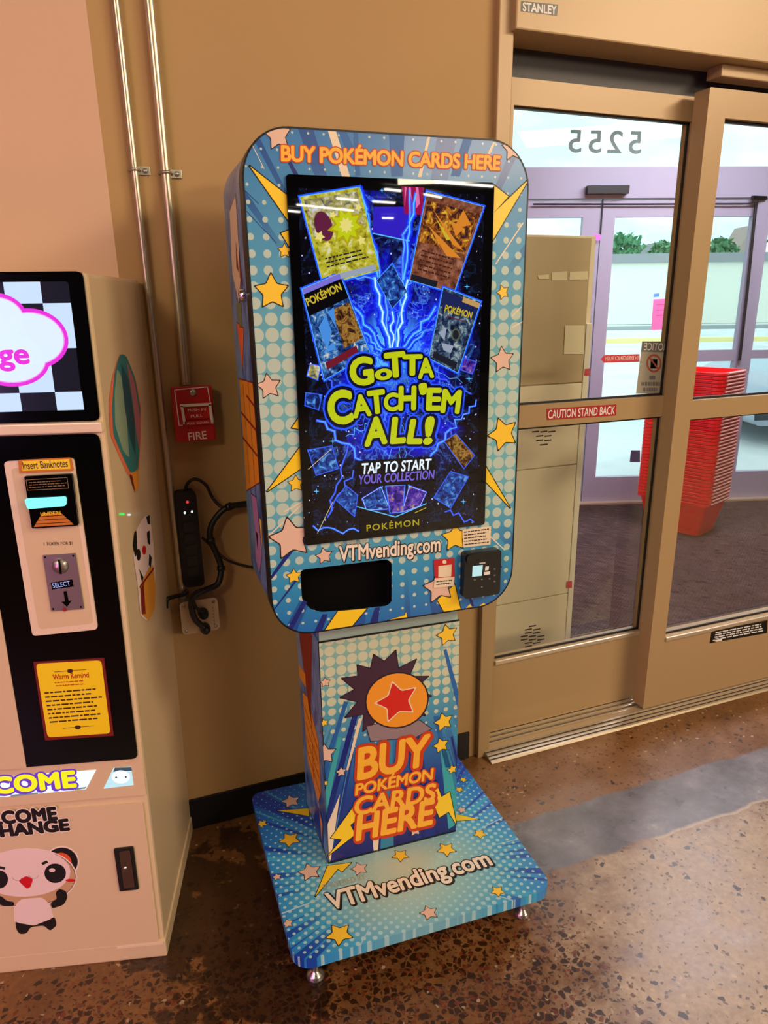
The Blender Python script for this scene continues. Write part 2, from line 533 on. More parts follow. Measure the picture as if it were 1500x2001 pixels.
# ================================================================== the room shell
def shell(name, lo, hi, m, **k):
    return MB().box(lo, hi, m).build(name, kind='structure', **k)
FARW = mat('dark_far_walls', rgb(74, 68, 64), 0.9)
fl = MB()
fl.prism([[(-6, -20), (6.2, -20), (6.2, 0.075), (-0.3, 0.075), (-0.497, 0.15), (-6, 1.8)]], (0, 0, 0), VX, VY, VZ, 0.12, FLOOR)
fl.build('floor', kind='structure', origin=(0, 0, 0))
shell('ceiling', (-6, -20, 3.6), (6.2, 3.5, 3.7), CEIL)
shell('wall_rear', (-6, -20.2, 0), (6.2, -20.0, 3.6), FARW)
shell('wall_right', (6.0, -20.0, -0.1), (6.2, 1.45, 3.6), FARW)
shell('wall_far_left', (-6.2, -20.0, 0), (-6.0, 3.5, 3.6), FARW)
JX = 0.482            # where the wall stops and the door frame begins
wb = MB()
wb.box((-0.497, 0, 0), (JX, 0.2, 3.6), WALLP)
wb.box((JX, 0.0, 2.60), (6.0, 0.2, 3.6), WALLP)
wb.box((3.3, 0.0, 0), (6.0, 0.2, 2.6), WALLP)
wb.build('wall_back', kind='structure')
AX = math.radians(164.7)
dl = Vector((math.cos(AX), math.sin(AX), 0)); nl = Vector((-dl.y, dl.x, 0))
if nl.y < 0: nl = -nl
p0 = Vector((-0.497, 0.0, 0)); L = 5.75
wl = MB()
q = [p0, p0+dl*L, p0+dl*L+nl*0.2, p0+nl*0.2]
vs = [tuple(a) for a in q]+[(a.x, a.y, 3.6) for a in q]
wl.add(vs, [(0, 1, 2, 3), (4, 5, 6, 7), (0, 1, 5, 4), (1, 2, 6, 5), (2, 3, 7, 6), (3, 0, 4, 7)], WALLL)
wl.build('wall_left', kind='structure')
bb = MB()
bb.box((-0.497, -0.008, 0), (0.455, -0.0005, 0.102), BASEB, bev=0.002)
bb.build('baseboard_back', kind='structure')

TUBE = mat('fluorescent_tube', rgb(255, 250, 240), 0.4, emit=(1.0, 0.95, 0.86, 1), strength=26.0)
TRAY = mat('white_fixture_tray', rgb(225, 225, 222), 0.5)
for (x0, y0, x1, y1) in ((2.46, -16.2, 3.95, -17.1), (3.08, -15.06, 3.61, -15.29), (3.93, -15.4, 4.51, -15.55), (3.7, -13.63, 4.11, -13.82), (4.67, -14.15, 5.21, -14.59), (4.34, -12.61, 5.63, -12.92), (5.0, -18.5, 5.35, -18.5), (2.42, -17.32, 2.78, -17.57)):
    a_, b_ = Vector((x0, y0, 3.52)), Vector((x1, y1, 3.52)); d_ = (b_-a_).normalized(); n_ = Vector((-d_.y, d_.x, 0))
    fx = MB(); fx.prism([[(0, -0.09), ((b_-a_).length, -0.09), ((b_-a_).length, 0.09), (0, 0.09)]], a_+VZ*0.03, d_, n_, VZ, 0.03, TRAY)
    fx.tube([a_+d_*0.03, b_-d_*0.03], 0.035, TUBE, 8); fx.build('ceiling_light', kind='structure')

# ================================================================== sliding entrance
YL, YR = 0.07, -0.02          # room faces of the two sliding leaves
PL = Pad(MB(), (0, YL, 0), VX, VZ); PR = Pad(MB(), (0, YR, 0), VX, VZ)
PF = Pad(MB(), (0, -0.045, 0), VX, VZ)
# jamb at the wall, operator header, fascia, threshold
jm = MB()
jm.box((JX, -0.022, 0.0), (0.526, 0.16, 2.60), ALU, bev=0.003)
jm.box((0.526, 0.03, 0.0), (0.548, 0.16, 2.16), ALU)
jm.box((3.25, -0.022, 0.0), (3.32, 0.16, 2.16), ALU, bev=0.003)
jm.build('trim_1', kind='structure')
hd = MB()
hx0 = PF.px(1007, 56)[0]; hz = PF.px(1007, 56)[1]
hd.box((hx0, -0.045, hz), (3.32, 0.10, 2.60), ALU, bev=0.004)
hp = Pad(hd, (0, -0.0453, 0), VX, VZ)
hp.poly([(1018, 2), (1090, 9), (1088, 31), (1017, 22)], BLACK, 1)
STK = mat('white_print', rgb(238, 234, 226), 0.5)
hp.text('STANLEY', (1021, 21), (1086, 28), (1022, 5), STK, 2, bold=0.03)
hd.build('trim_2', kind='structure')
fa = MB()
fa.box((0.548, 0.085, 2.065), (3.25, 0.15, hz+0.001), ALUD)
fa.box((1.24, 0.0, 2.115), (3.25, 0.06, hz), ALU, bev=0.003)
fa.build('trim_3', kind='structure')
th = MB()
th.box((JX+0.03, 0.0, 0.0), (3.25, 0.17, 0.014), ALUD)
for i, yy in enumerate((0.005, 0.031, 0.057)):
    th.box((0.512, yy, 0.002), (3.25, yy+0.013, 0.022), ALUS, bev=0.002)
prof = [(-0.072, 0.001), (-0.066, 0.006), (-0.035, 0.016), (-0.02, 0.022), (0.002, 0.022), (0.002, 0.001)]
th.prism([[(a, b) for a, b in prof]], (0.508, 0, 0), VY, VZ, -VX, 2.742, ALUS)
for yy, zz in ((-0.058, 0.0092), (-0.045, 0.0136), (-0.030, 0.0195)):
    th.box((0.51, yy-0.0016, zz), (3.25, yy+0.0016, zz+0.0016), ALUD)
th.build('trim_4', kind='structure')

def leaf(name, pad, xo0, xo1, z0, z1, holes, depth, **k):
    """sliding leaf: frame with glazed openings, each opening gets its gasket, bead and pane"""
    y = pad.O.y
    root = empty(name, ((xo0+xo1)/2, y+depth/2, 0.022), kind='structure')
    mb = MB()
    mb.prism([rrect(xo0, z0, xo1, z1, 0.003, 1)]+[[(a, c), (b, c), (b, d), (a, d)] for a, b, c, d in holes], (0, y, 0), VX, VZ, -VY, depth, ALU)
    mb.build('leaf_frame', root)
    for a, b, c, d in holes:
        g = MB(); gy = y+depth*0.5
        g.box((a, gy-0.004, c), (b, gy+0.004, d), GLASS); g.build('glass_pane', root)
        g = MB(); w = 0.007
        for lo, hi in (((a, c), (a+w, d)), ((b-w, c), (b, d)), ((a, c), (b, c+w)), ((a, d-w), (b, d))):
            g.box((lo[0], gy-0.010, lo[1]), (hi[0], gy-0.0041, hi[1]), GASK)
        g.build('gasket', root)
    return root
lx0 = 0.549; lx1 = PR.px(1372, 300)[0]+0.035
gz_top = PL.px(1005, 205)[1]
gx0, gx1 = PL.px(1003, 300)[0]-0.004, PL.px(1347, 240)[0]+0.012
mz1 = PL.px(1030, 792)[1]; mz0 = PL.px(1030, 836)[1]
bz1 = PL.px(1100, 1263)[1]
gx0 = max(gx0, lx0+0.012)
left_leaf = leaf('door_1', PL, lx0, lx1, 0.024, 2.075, [(gx0, gx1, mz1, gz_top), (gx0, gx1, bz1, mz0)], 0.045)
# pale glazing beads under the lower panes, labels on the rail and the glass
lb = MB()
lb.box((gx0, YL-0.008, bz1-0.016), (gx1, YL+0.01, bz1-0.001), ALUS, bev=0.003)
lb.build('glazing_bead', left_leaf)
RED = mat('red_label', rgb(176, 28, 34), 0.45)
lab = MB(); pp = Pad(lab, (0, YL-0.0006, 0), VX, VZ)
pp.poly([(1067, 799), (1204, 790), (1203, 812), (1068, 821)], RED, 1)
pp.text('CAUTION STAND BACK', (1070, 818), (1200, 809), (1070, 802), STK, 2, bold=0.012, space=1.02)
lab.build('caution_label', left_leaf, label='red caution label with white capitals')
gy = YL+0.0225-0.0046
sg = MB(); sp_ = Pad(sg, (0, gy, 0), VX, VZ)
SIGNG = mat('grey_sign_film', rgb(178, 172, 152), 0.6); SIGND = mat('dark_grey_sign_band', rgb(118, 116, 112), 0.6)
SRED = mat('sign_red_ring', rgb(176, 84, 66), 0.6)
sp_.poly([(1254, 667), (1308, 667), (1300, 770), (1242, 769)], SIGNG, 1)
sp_.poly([(1254, 667), (1308, 667), (1306, 689), (1252, 687)], SIGND, 2)
sp_.text('NOTICE', (1257, 684), (1304, 685), (1258, 670), STK, 3, bold=0.01, mirror=True)
sp_.ell((1277, 710), 15, 18, SRED, 2); sp_.ell((1277, 710), 11.5, 14, SIGNG, 3)
sp_.line([(1268, 698), (1286, 722)], 0.006, SRED, 4); sp_.poly([(1271, 702), (1284, 702), (1283, 720), (1270, 720)], SRED, 3)
for yy, a, b in ((738, 1268, 1280), (750, 1252, 1296), (761, 1256, 1290)):
    sp_.bars([(a, yy-4), (b, yy-4), (b, yy+4), (a, yy+4)], 1, SIGND, 3, 0.9, yy)
sg.build('notice_sign', left_leaf, label='small grey notice with red ring, seen from behind')
ar = MB(); ap = Pad(ar, (0, gy, 0), VX, VZ)
ap.poly([(1173, 702), (1180, 694), (1249, 692), (1249, 707), (1180, 709)], mat('coral_red_film', rgb(214, 58, 74), 0.5), 1)
ap.text('IN EMERGENCY PUSH', (1182, 705), (1246, 703), (1182, 697), STK, 2, mirror=True)
ar.build('arrow_sticker', left_leaf, label='red arrow sticker with mirrored white letters')

# right leaf, nearer to the room; its left stile is the tall post
rx0 = PR.px(1384, 200)[0]; rs1 = PR.px(1412, 240)[0]+0.006
rgz_t = PR.px(1440, 233)[1]; rmz1 = PR.px(1440, 776)[1]; rmz0 = PR.px(1440, 812)[1]; rbz1 = PR.px(1400, 1223)[1]
right_leaf = leaf('door_2', PR, rx0, 2.35, 0.026, PR.px(1440, 176)[1], [(rs1, 2.25, rmz1, rgz_t), (rs1, 2.25, rbz1, rmz0)], 0.06)
lb = MB(); lb.box((rs1, YR-0.008, rbz1-0.016), (2.25, YR+0.01, rbz1-0.001), ALUS, bev=0.003); lb.build('glazing_bead', right_leaf)
lab = MB(); pp = Pad(lab, (0, YR-0.0006, 0), VX, VZ)
pp.poly([(1390, 1233), (1499, 1212), (1498, 1237), (1386, 1257)], BLACK, 1)
pp.bars([(1398, 1234), (1494, 1216), (1493, 1234), (1394, 1252)], 4, STK, 2, 0.5, 5)
pp.poly([(1391, 1252), (1400, 1246), (1410, 1248), (1410, 1252), (1400, 1254)], STK, 2)
lab.build('caution_label', right_leaf, label='black caution label with lines of white print')
ex = MB(); ex.box((2.36, 0.02, 0.024), (3.25, 0.065, 2.1), ALU); ex.build('door_3', kind='structure')

# ================================================================== vestibule and the doors beyond
OP = Vector((2.787, 2.588, 0)); OA = math.radians(-18.7)
OU = Vector((math.cos(OA), math.sin(OA), 0)); ON = Vector((OU.y, -OU.x, 0))      # ON points to the camera side
PO = Pad(MB(), OP, OU, VZ)
def outer(x0, x1, z0, z1, m, mb, t=0.06, off=0.0):
    mb.prism([[(x0, z0), (x1, z0), (x1, z1), (x0, z1)]], OP+ON*off, OU, VZ, ON, t, m)
    return mb
def ux(x, y): return PO.px(x, y)[0]
def uz(x, y): return PO.px(x, y)[1]
vf = MB()
cor = [Vector((0.46, 0.17, 0)), Vector((6.0, 0.17, 0)), OP+OU*3.39, OP-OU*2.46]
vf.add([(c.x, c.y, 0.006) for c in cor]+[(c.x, c.y, -0.10) for c in cor], [(0, 1, 2, 3), (7, 6, 5, 4), (0, 4, 5, 1), (1, 5, 6, 2), (2, 6, 7, 3), (3, 7, 4, 0)], CARPET)
vf.build('floor_vestibule', kind='structure')
vc = MB()
vc.add([(c.x, c.y, 2.86) for c in cor]+[(c.x, c.y, 2.92) for c in cor], [(0, 3, 2, 1), (4, 5, 6, 7)], CEIL)
vc.build('ceiling_vestibule', kind='structure')
vl = MB(); vl.box((0.36, 0.2, -0.1), (0.46, 3.7, 2.9), WALLP); vl.build('wall_vestibule', kind='structure')
# outer entrance, measured along its own plane
ztop = uz(1200, 327); ztr = uz(1200, 388); zdh = uz(1260, 424); zdb = uz(1260, 925); zgl = 0.02
zg0 = uz(1200, 985)
uA1 = ux(1134, 500); uA2 = ux(1167, 500); uB0 = ux(1170, 500); uB1 = ux(1196, 500); uB2 = ux(1340, 500); uC0 = ux(1346, 500)
uC1 = ux(1362, 500); uC2 = ux(1470, 425); uC3 = ux(1476, 425); uD0 = ux(1488, 425)
of = MB()
outer(-2.46, 3.39, ztr, ztop, LAV, of, 0.12, 0.02)
outer(-2.46, 3.39, 2.74, 2.9, LAV, of, 0.12, 0.02)
outer(-2.46, uA1-0.75, -0.05, 2.74, LAV, of, 0.1)
outer(uD0+0.9, 3.39, -0.05, 2.74, LAV, of, 0.1)
outer(uC3, uD0, 0, ztop, LAV, of, 0.1, 0.01)
outer(-2.46, 3.39, -0.05, 0.02, ALUS, of, 0.16, 0.06)
of.build('trim_5', kind='structure')
tg = MB(); outer(uA1-0.75, uD0+0.9, ztop, 2.74, GLASS, tg, 0.008, -0.04)
wn = tg.build('window_1', kind='structure')
nb = MB(); npad = Pad(nb, OP-ON*0.036, OU, VZ)
npad.text('5255', (1110, 297), (1251, 300), (1110, 254), mat('grey_green_numerals', rgb(128, 146, 138), 0.7), 1, bold=0.012, mirror=True, space=1.25)
nb.build('street_number', wn, label='grey mirrored numerals 5255')
def outer_leaf(name, a, b, gl, gr, zb, zt, rails):
    root = empty(name, OP+OU*((a+b)/2)+Vector((0, 0, 0.02)), kind='structure')
    mb = MB(); y0 = 0.02
    zs = [zb]+[q for r in rails for q in r]+[zt]
    holes = [[(gl, zs[i]), (gr, zs[i]), (gr, zs[i+1]), (gl, zs[i+1])] for i in range(0, len(zs), 2)]
    mb.prism([[(a, y0), (b, y0), (b, ztr-0.006), (a, ztr-0.006)]]+holes, OP, OU, VZ, ON, 0.045, LAV)
    mb.build('leaf_frame', root)
    for i in range(0, len(zs), 2):
        g = MB(); outer(gl, gr, zs[i], zs[i+1], GLASS, g, 0.008, -0.02); g.build('glass_pane', root)
    return root
outer_leaf('door_4', uA1-0.75, uB0-0.008, uA1-0.66, uA1, zdb, zdh, [])
dB = outer_leaf('door_5', uB0, uC0, uB1, uB2, uz(1200, 932), zdh, [])
outer_leaf('door_6', uC0+0.004, uC3-0.002, uC1, uC2, uz(1440, 918), zdh, [(uz(1400, 706), uz(1400, 684))])
outer_leaf('window_2', uD0+0.002, uD0+0.9, uD0+0.06, uD0+0.8, uz(1490, 920), zdh, [(uz(1500, 700), uz(1500, 684))])
ps = MB(); pq = Pad(ps, OP-ON*0.017, OU, VZ)
PINKP = mat('hot_pink_paper', rgb(255, 112, 178), 0.7)
pq.poly([(1276, 585), (1313, 583), (1312, 643), (1272, 645)], PINKP, 1)
pq.bars([(1283, 590), (1310, 590), (1309, 620), (1281, 622)], 3, mat('pink_print', rgb(196, 70, 130), 0.7), 2, 0.2, 3)
pq.poly([(1277, 574), (1288, 573), (1287, 580), (1276, 581)], mat('blue_tape', rgb(90, 150, 220), 0.6), 1)
pq.poly([(1232, 880), (1250, 880), (1250, 903), (1230, 903)], mat('dark_hours_sticker', rgb(70, 66, 92), 0.6), 1)
ps.build('paper_notice', dB, label='hot pink paper notice taped to the glass')
clo = MB()
c0, c1 = ux(1142, 372), ux(1222, 372)
outer(c0, c1, uz(1180, 381), uz(1180, 365), BLACK, clo, 0.05, 0.072)
closer = clo.build('door_sensor', label='slim black sensor bar on the lavender header over the outer doors', cat='sensor')
# thin push arms above the outer leaves
gap = MB(); outer(uB0-0.006, uB0+0.001, uz(1168, 460), ztr, GASK, gap, 0.01, 0.012); gap.build('trim_6', kind='structure')

# parking lot, wall and trees across it
gr = MB()
gr.add([(-60, 60, -0.02), (-60, 1.2, -0.02), (6.25, 1.2, -0.02), (120, 1.2, -0.02), (120, 60, -0.02)], [(0, 1, 2, 3, 4)], ASPH)
gr.build('ground_outside', kind='structure')
FARD = Vector((math.sin(-YAW), math.cos(YAW), 0)); FARR = Vector((FARD.y, -FARD.x, 0))
def far(px, dist):     # a point on the ground-plan at a distance along the view direction
    D = ray(px, 588); t = dist/D.dot(FARD); return Vector(((CAM+D*t).x, (CAM+D*t).y, 0))
DW = 46.0
a, b = far(1000, DW), far(1800, DW)
dw = (b-a).normalized(); Lw = (b-a).length
bw = MB()
CREAM = mat('cream_block_wall', rgb(232, 234, 220), 0.9); CAP = mat('grey_wall_cap', rgb(150, 152, 156), 0.9)
nrm = Vector((dw.y, -dw.x, 0))
bw.prism([[(0, 0), (Lw, 0), (Lw, 3.45), (0, 3.45)]], a, dw, VZ, nrm, 1.5, CREAM)
bw.prism([[(-0.3, 3.45), (Lw+0.3, 3.45), (Lw+0.3, 3.95), (-0.3, 3.95)]], a+nrm*0.2, dw, VZ, nrm, 2.0, CAP)
bw.build('retail_building', label='long low cream building with grey roof edge across the parking lot', cat='building')
kb = MB(); a2, b2 = far(900, 27), far(1800, 27); d2 = (b2-a2).normalized(); n2 = Vector((d2.y, -d2.x, 0))
kb.prism([[(0, -0.02), ((b2-a2).length, -0.02), ((b2-a2).length, 0.13), (0, 0.13)]], a2, d2, VZ, n2, 0.3, mat('yellow_kerb_paint', rgb(238, 222, 150), 0.9))
kb.build('curb', label='pale yellow painted curb crossing the parking lot', cat='curb')
kb = MB(); a2, b2 = far(900, 38), far(1800, 38)
kb.prism([[(0, -0.02), ((b2-a2).length, -0.02), ((b2-a2).length, 0.16), (0, 0.16)]], a2, d2, VZ, n2, 0.5, mat('grey_kerb', rgb(160, 166, 166), 0.9))
kb.build('curb', label='grey curb in front of the cream building outside', cat='curb')
LEAF = mat('tree_leaves', rgb(92, 148, 104), 0.8); BARK = mat('tree_bark', rgb(110, 96, 84), 0.9)
def tree(px, dist, h, r, seed, label):
    rnd = random.Random(seed); c = far(px, dist)
    root = empty('tree', c, label=label, cat='tree', group='trees beyond the cream building')
    t = MB(); t.tube([c, c+Vector((0.1, 0, h*0.35)), c+Vector((0, 0.1, h*0.8))], [0.22, 0.17, 0.05], BARK, 8); t.build('trunk', root)
    f = MB()
    for i in range(260):
        th_, ph = rnd.uniform(0, 2*PI), rnd.uniform(-1, 1); rr = r*rnd.uniform(0.35, 1.0)
        q = c+Vector((rr*math.cos(th_)*math.sqrt(1-ph*ph), rr*math.sin(th_)*math.sqrt(1-ph*ph), h*0.72+rr*ph*0.85))
        e = [Vector((rnd.gauss(0, 1), rnd.gauss(0, 1), rnd.gauss(0, 1))).normalized()*0.34 for _ in range(3)]
        f.add([q+e[0], q+e[1], q+e[2], q-e[0]*0.8], [(0, 1, 2), (1, 2, 3)], LEAF)
    f.build('foliage', root)
for i, (px, dist, h, r, lb_) in enumerate([(1212, 58, 6.8, 1.5, 'round green tree above the cream building, near the left edge of the middle glass'),
        (1283, 62, 6.8, 1.0, 'small green tree above the cream building, left of the pair near the post'),
        (1305, 57, 6.2, 1.0, 'small green tree above the cream building, closest to the post from the left'),
        (1399, 52, 6.0, 1.0, 'small dark green tree above the cream building, just right of the post'),
        (1450, 64, 7.9, 1.2, 'tall green tree above the roof at the right glass')]):
    tree(px, dist, h, r, 30+i, lb_)
# roofs behind
rb_ = MB(); a3, b3 = far(1215, 66), far(1300, 66); d3 = (b3-a3).normalized(); n3 = Vector((d3.y, -d3.x, 0)); l3 = (b3-a3).length
rb_.prism([[(0, 0), (l3, 0), (l3, 5.4), (l3*0.8, 6.0), (0, 5.4)]], a3, d3, VZ, n3, 3.0, CAP)
rb_.build('far_building', label='grey roofed building far behind the cream wall', cat='building')
hs = MB(); a3, b3 = far(1424, 56), far(1476, 56); l3 = (b3-a3).length
hs.prism([[(0, 0), (l3, 0), (l3, 4.3), (l3*0.55, 6.3), (0, 4.3)]], a3, d3, VZ, n3, 3.0, mat('brown_roof', rgb(176, 156, 146), 0.9))
hs.build('gable_house', label='brown gabled roof peeking over the wall at the right glass', cat='building')

# slim rods and brackets on the outer doors
rd = MB()
def op(px_, py_, off=0.03):
    return PO.W(px_, py_)+ON*off
rd.tube([op(1472, 396), op(1456, 560), op(1440, 704)], 0.011, BLACK, 8)
rd.box((-0.06, -0.012, -0.012), (0.06, 0.012, 0.012), BLACK, Matrix.Translation(op(1478, 388))); rd.tube([op(1040, 400, 0.026), op(1240, 400, 0.026), op(1470, 399, 0.026)], 0.006, GASK, 6)
rd.build('trim_7', kind='structure')
pk = MB(); pkp = Pad(pk, OP+ON*0.0285, OU, VZ)
pkp.poly([(1160, 458), (1173, 458), (1172, 470), (1159, 470)], mat('pink_light_tape', rgb(255, 110, 235), 0.5), 1)
pk.build('pink_tape', dB, label='small bright pink square of tape')
# silver car parked just outside at the right
cc = ray(1466, 870); cc = CAM+cc*((0-CAM.z)/cc.z); cc.z = -0.02
car = empty('car', cc+OU*2.1-ON*0.9, OA, label='silver parked car with dark wheels, its nose just inside the right edge of the doors', cat='car')
SILV = mat('silver_car_paint', rgb(170, 178, 190), 0.25, 0.6); CGL = mat('dark_car_glass', rgb(40, 52, 62), 0.1); TYRE = mat('black_tyre', rgb(24, 26, 28), 0.8)
prof = [(0.0, 0.22), (0.02, 0.42), (0.10, 0.62), (0.30, 0.74), (1.05, 0.88), (1.75, 1.30), (2.6, 1.40), (3.4, 1.32), (4.1, 0.95), (4.35, 0.88), (4.4, 0.4), (4.3, 0.22)]
cb_ = MB(); cb_.prism([round_poly(prof, 0.08, 3)], cc, OU, VZ, ON, 1.75, SILV); cb_.build('car_body', car)
wg = MB(); wg.prism([[(1.20, 0.92), (1.80, 1.24), (3.35, 1.26), (3.85, 0.95)]], cc+ON*0.004, OU, VZ, ON, 0.004, CGL); wg.build('side_window', car)
hl = MB(); hl.prism([round_poly([(0.06, 0.52), (0.14, 0.66), (0.42, 0.72), (0.36, 0.58)], 0.03, 3)], cc+ON*0.006, OU, VZ, ON, 0.006, mat('headlight_glass', rgb(226, 234, 240), 0.1)); hl.build('headlight', car)
bu = MB(); bu.prism([[(-0.01, 0.36), (0.55, 0.34), (0.55, 0.29), (0.0, 0.28)]], cc+ON*0.008, OU, VZ, ON, 0.008, CGL); bu.build('bumper_trim', car)
for wx in (0.82, 3.55):
    for wo in (0.0, -1.57):
        w_ = MB(); c0 = cc+OU*wx+ON*(wo+0.012)+VZ*0.31
        w_.lathe([(0.0, 0.0), (0.20, 0.0), (0.22, -0.02), (0.30, -0.01), (0.31, -0.03), (0.31, -0.19), (0.29, -0.20), (0, -0.20)], TYRE, c0, tuple(ON), 24)
        w_.lathe([(0.0, 0.012), (0.06, 0.012), (0.18, 0.004), (0.19, 0.0)], SILV, c0, tuple(ON), 16); w_.build('wheel', car)

# ================================================================== the card kiosk
KO = Vector((0, -0.49014, 0)); KA = -0.04995
KU = Vector((math.cos(KA), math.sin(KA), 0)); KN = Vector((math.sin(KA), -math.cos(KA), 0))
KM = Matrix.Translation(KO) @ Matrix.Rotation(KA, 4, 'Z')      # local x = across, local y = -out, local z = up
HW, Z0, Z1, HD, HR = 0.290, 0.8007, 1.8007, 0.295, 0.088
GOLD = mat('gold_print', rgb(255, 212, 56), 0.35); GOLDD = mat('dark_gold_print', rgb(236, 150, 26), 0.35)
BLUSH = mat('pale_blush_print', rgb(232, 196, 172), 0.35); OUTL = mat('dark_outline_print', rgb(46, 30, 24), 0.4)
BLK = mat('black_print', rgb(12, 12, 18), 0.4)
NAVY = mat('navy_print', rgb(24, 40, 128), 0.35); MIDB = mat('mid_blue_print', rgb(38, 104, 176), 0.35)
CREAMP = mat('cream_print', rgb(240, 224, 190), 0.35); TEAL = mat('teal_print', rgb(64, 176, 180), 0.35)
ORNG = mat('orange_letter_print', rgb(255, 190, 56), 0.4); ORED = mat('red_orange_outline_print', rgb(206, 62, 18), 0.4)
WHT = mat('white_letter_print', rgb(246, 236, 216), 0.4); DBRN = mat('dark_brown_outline_print', rgb(52, 36, 30), 0.4)
YEL = mat('bolt_yellow_print', rgb(255, 216, 40), 0.35)

def dots_layer(u, v, pitch, r, base, dotc):
    """halftone dots of radius r (a formula) on a square grid"""
    du = ((u/pitch).frac()-0.5)*pitch; dv = ((v/pitch).frac()-0.5)*pitch
    d = (du*du+dv*dv).sqrt()
    return mix((d-r).sm(-0.0006, 0.0006, 1.0, 0.0), base, dotc)
def head_fn(t, b):
    x, y, z = coords()
    h = (z-Z0)/(Z1-Z0)
    base = ramp(h, (0.0, rgb(30, 112, 190)), (0.12, rgb(48, 150, 200)), (0.34, rgb(112, 190, 198)), (0.55, rgb(116, 188, 194)), (0.80, rgb(80, 160, 200)), (1.0, rgb(58, 126, 190)))
    # comic rays radiating from the middle
    an = (x-0.0).atan2(z-1.28)
    n1 = noise(vec(an*3.2, 0.0), 2.4, 2.0)
    far_ = ((x*x*1.2+(z-1.28)*(z-1.28)).sqrt()).sm(0.34, 0.52)
    base = mix(n1.gt(0.57)*far_*0.75, base, rgb(26, 66, 150))
    base = mix(n1.lt(0.38)*far_*0.5, base, rgb(80, 160, 190))
    rr = 0.0136*((1.0-(h-0.46).abs()*1.95)*1.5).min(1.0).max(0.16)
    c = dots_layer(x+0.005, z+0.004, 0.0292, rr, base, rgb(190, 212, 196))
    t.links.new(c, b.inputs['Base Color'])
HEADP = mat('head_wrap', rough=0.32, fn=head_fn, coat=0.15)
def side_fn(t, b):
    x, y, z = coords()
    n = noise(vec(y*2.2, 0.0, z), 5.0, 3.0, 0.6, 1.2)
    c = ramp(n, (0.30, rgb(30, 56, 126)), (0.44, rgb(74, 118, 168)), (0.56, rgb(118, 162, 196)), (0.68, rgb(60, 80, 150)))
    t.links.new(c, b.inputs['Base Color'])
SIDEP = mat('side_wrap', rough=0.32, fn=side_fn, coat=0.15)
def col_fn(t, b):
    x, y, z = coords()
    h = (z-0.1145)/(0.75-0.1145)
    base = ramp(h, (0.0, rgb(26, 26, 112)), (0.30, rgb(30, 62, 150)), (0.52, rgb(52, 128, 186)), (0.72, rgb(92, 170, 186)), (1.0, rgb(150, 196, 176)))
    an = (x*1.0).atan2(0.95-z)
    n1 = noise(vec(an*5.0, 3.3), 2.6, 2.0); n2 = noise(vec(an*5.0, 9.1), 5.0, 1.0)
    low = h.sm(0.74, 0.52)
    base = mix(n1.gt(0.58)*low*0.8, base, rgb(24, 44, 138))
    base = mix(n1.lt(0.40)*low*0.7, base, rgb(58, 158, 190))
    base = mix(n2.gt(0.66)*low*0.55, base, rgb(110, 196, 204))
    rr = (h.sm(0.44, 0.80)*0.0125)
    c = dots_layer(x+0.004, z, 0.0272, rr, base, rgb(206, 214, 180))
    t.links.new(c, b.inputs['Base Color'])
COLP = mat('pedestal_wrap', rough=0.32, fn=col_fn, coat=0.15)
def base_fn(t, b):
    x, y, z = coords()
    rx, ry = x, y+0.02
    r = (rx*rx+ry*ry).sqrt()
    base = ramp(r*2.0, (0.0, rgb(196, 214, 190)), (0.30, rgb(150, 204, 204)), (0.52, rgb(70, 176, 220)), (0.74, rgb(36, 136, 220)), (1.0, rgb(24, 84, 196)))
    an = rx.atan2(ry)
    n1 = noise(vec(an*6.0, 1.3), 2.6, 2.0); n2 = noise(vec(an*6.0, 7.7), 6.0, 1.0)
    f = r.sm(0.20, 0.34)
    base = mix(n1.gt(0.60)*f*0.85, base, rgb(20, 56, 176))
    base = mix(n2.gt(0.72)*r.sm(0.16, 0.3)*0.75, base, rgb(226, 238, 236))
    base = mix(n1.lt(0.40)*f*0.6, base, rgb(70, 190, 220))
    rr = (1.0-(r-0.24).abs()*4.0).max(0.25)*0.0060
    c = dots_layer(x*0.866+y*0.5+7.0, y*0.866-x*0.5+7.0, 0.0188, rr, base, rgb(172, 220, 226))
    t.links.new(c, b.inputs['Base Color'])
BASEP = mat('base_wrap', rough=0.30, fn=base_fn, coat=0.2)

kiosk = empty('card_kiosk', KO, KA, label='tall blue comic-print card vending kiosk with touch screen on a square base', cat='kiosk')
WM[kiosk] = KM.copy()
LX, LY, LZ = KM.to_3x3() @ VX, KM.to_3x3() @ VY, VZ
def kp(u, n, z): return KM @ Vector((u, -n, z))

# --- front panel: rounded board with the opening of the dispenser and the seat of the display
fp = MB()
pad = Pad(fp, KO, KU, VZ)
def pxs(*pts): return [pad.px(*q) for q in pts]
t_uv = pxs((586, 1118), (592, 1113), (755, 1093), (765, 1099), (765, 1176), (755, 1184), (628, 1196), (606, 1190), (590, 1172))
t_uv = t_uv[::-1]
tray_hole = round_poly(t_uv, 0.006, 3)
fp.prism([rrect(-HW, Z0, HW, Z1, HR, 14), tray_hole], KO, KU, VZ, KN, 0.046, HEADP, side=BLK)
# dark edge of the panel
def ring(loop, w, m, k):
    n = len(loop)
    for i in range(n):
        pad.line([loop[i], loop[(i+1) % n]], w, m, k, px=False, join=True)
ring(rrect(-HW+0.0012, Z0+0.0012, HW-0.0012, Z1-0.0012, HR, 14), 0.0035, BLK, 1)
pad.clip = rrect(-HW+0.003, Z0+0.003, HW-0.003, Z1-0.003, HR-0.003, 14)
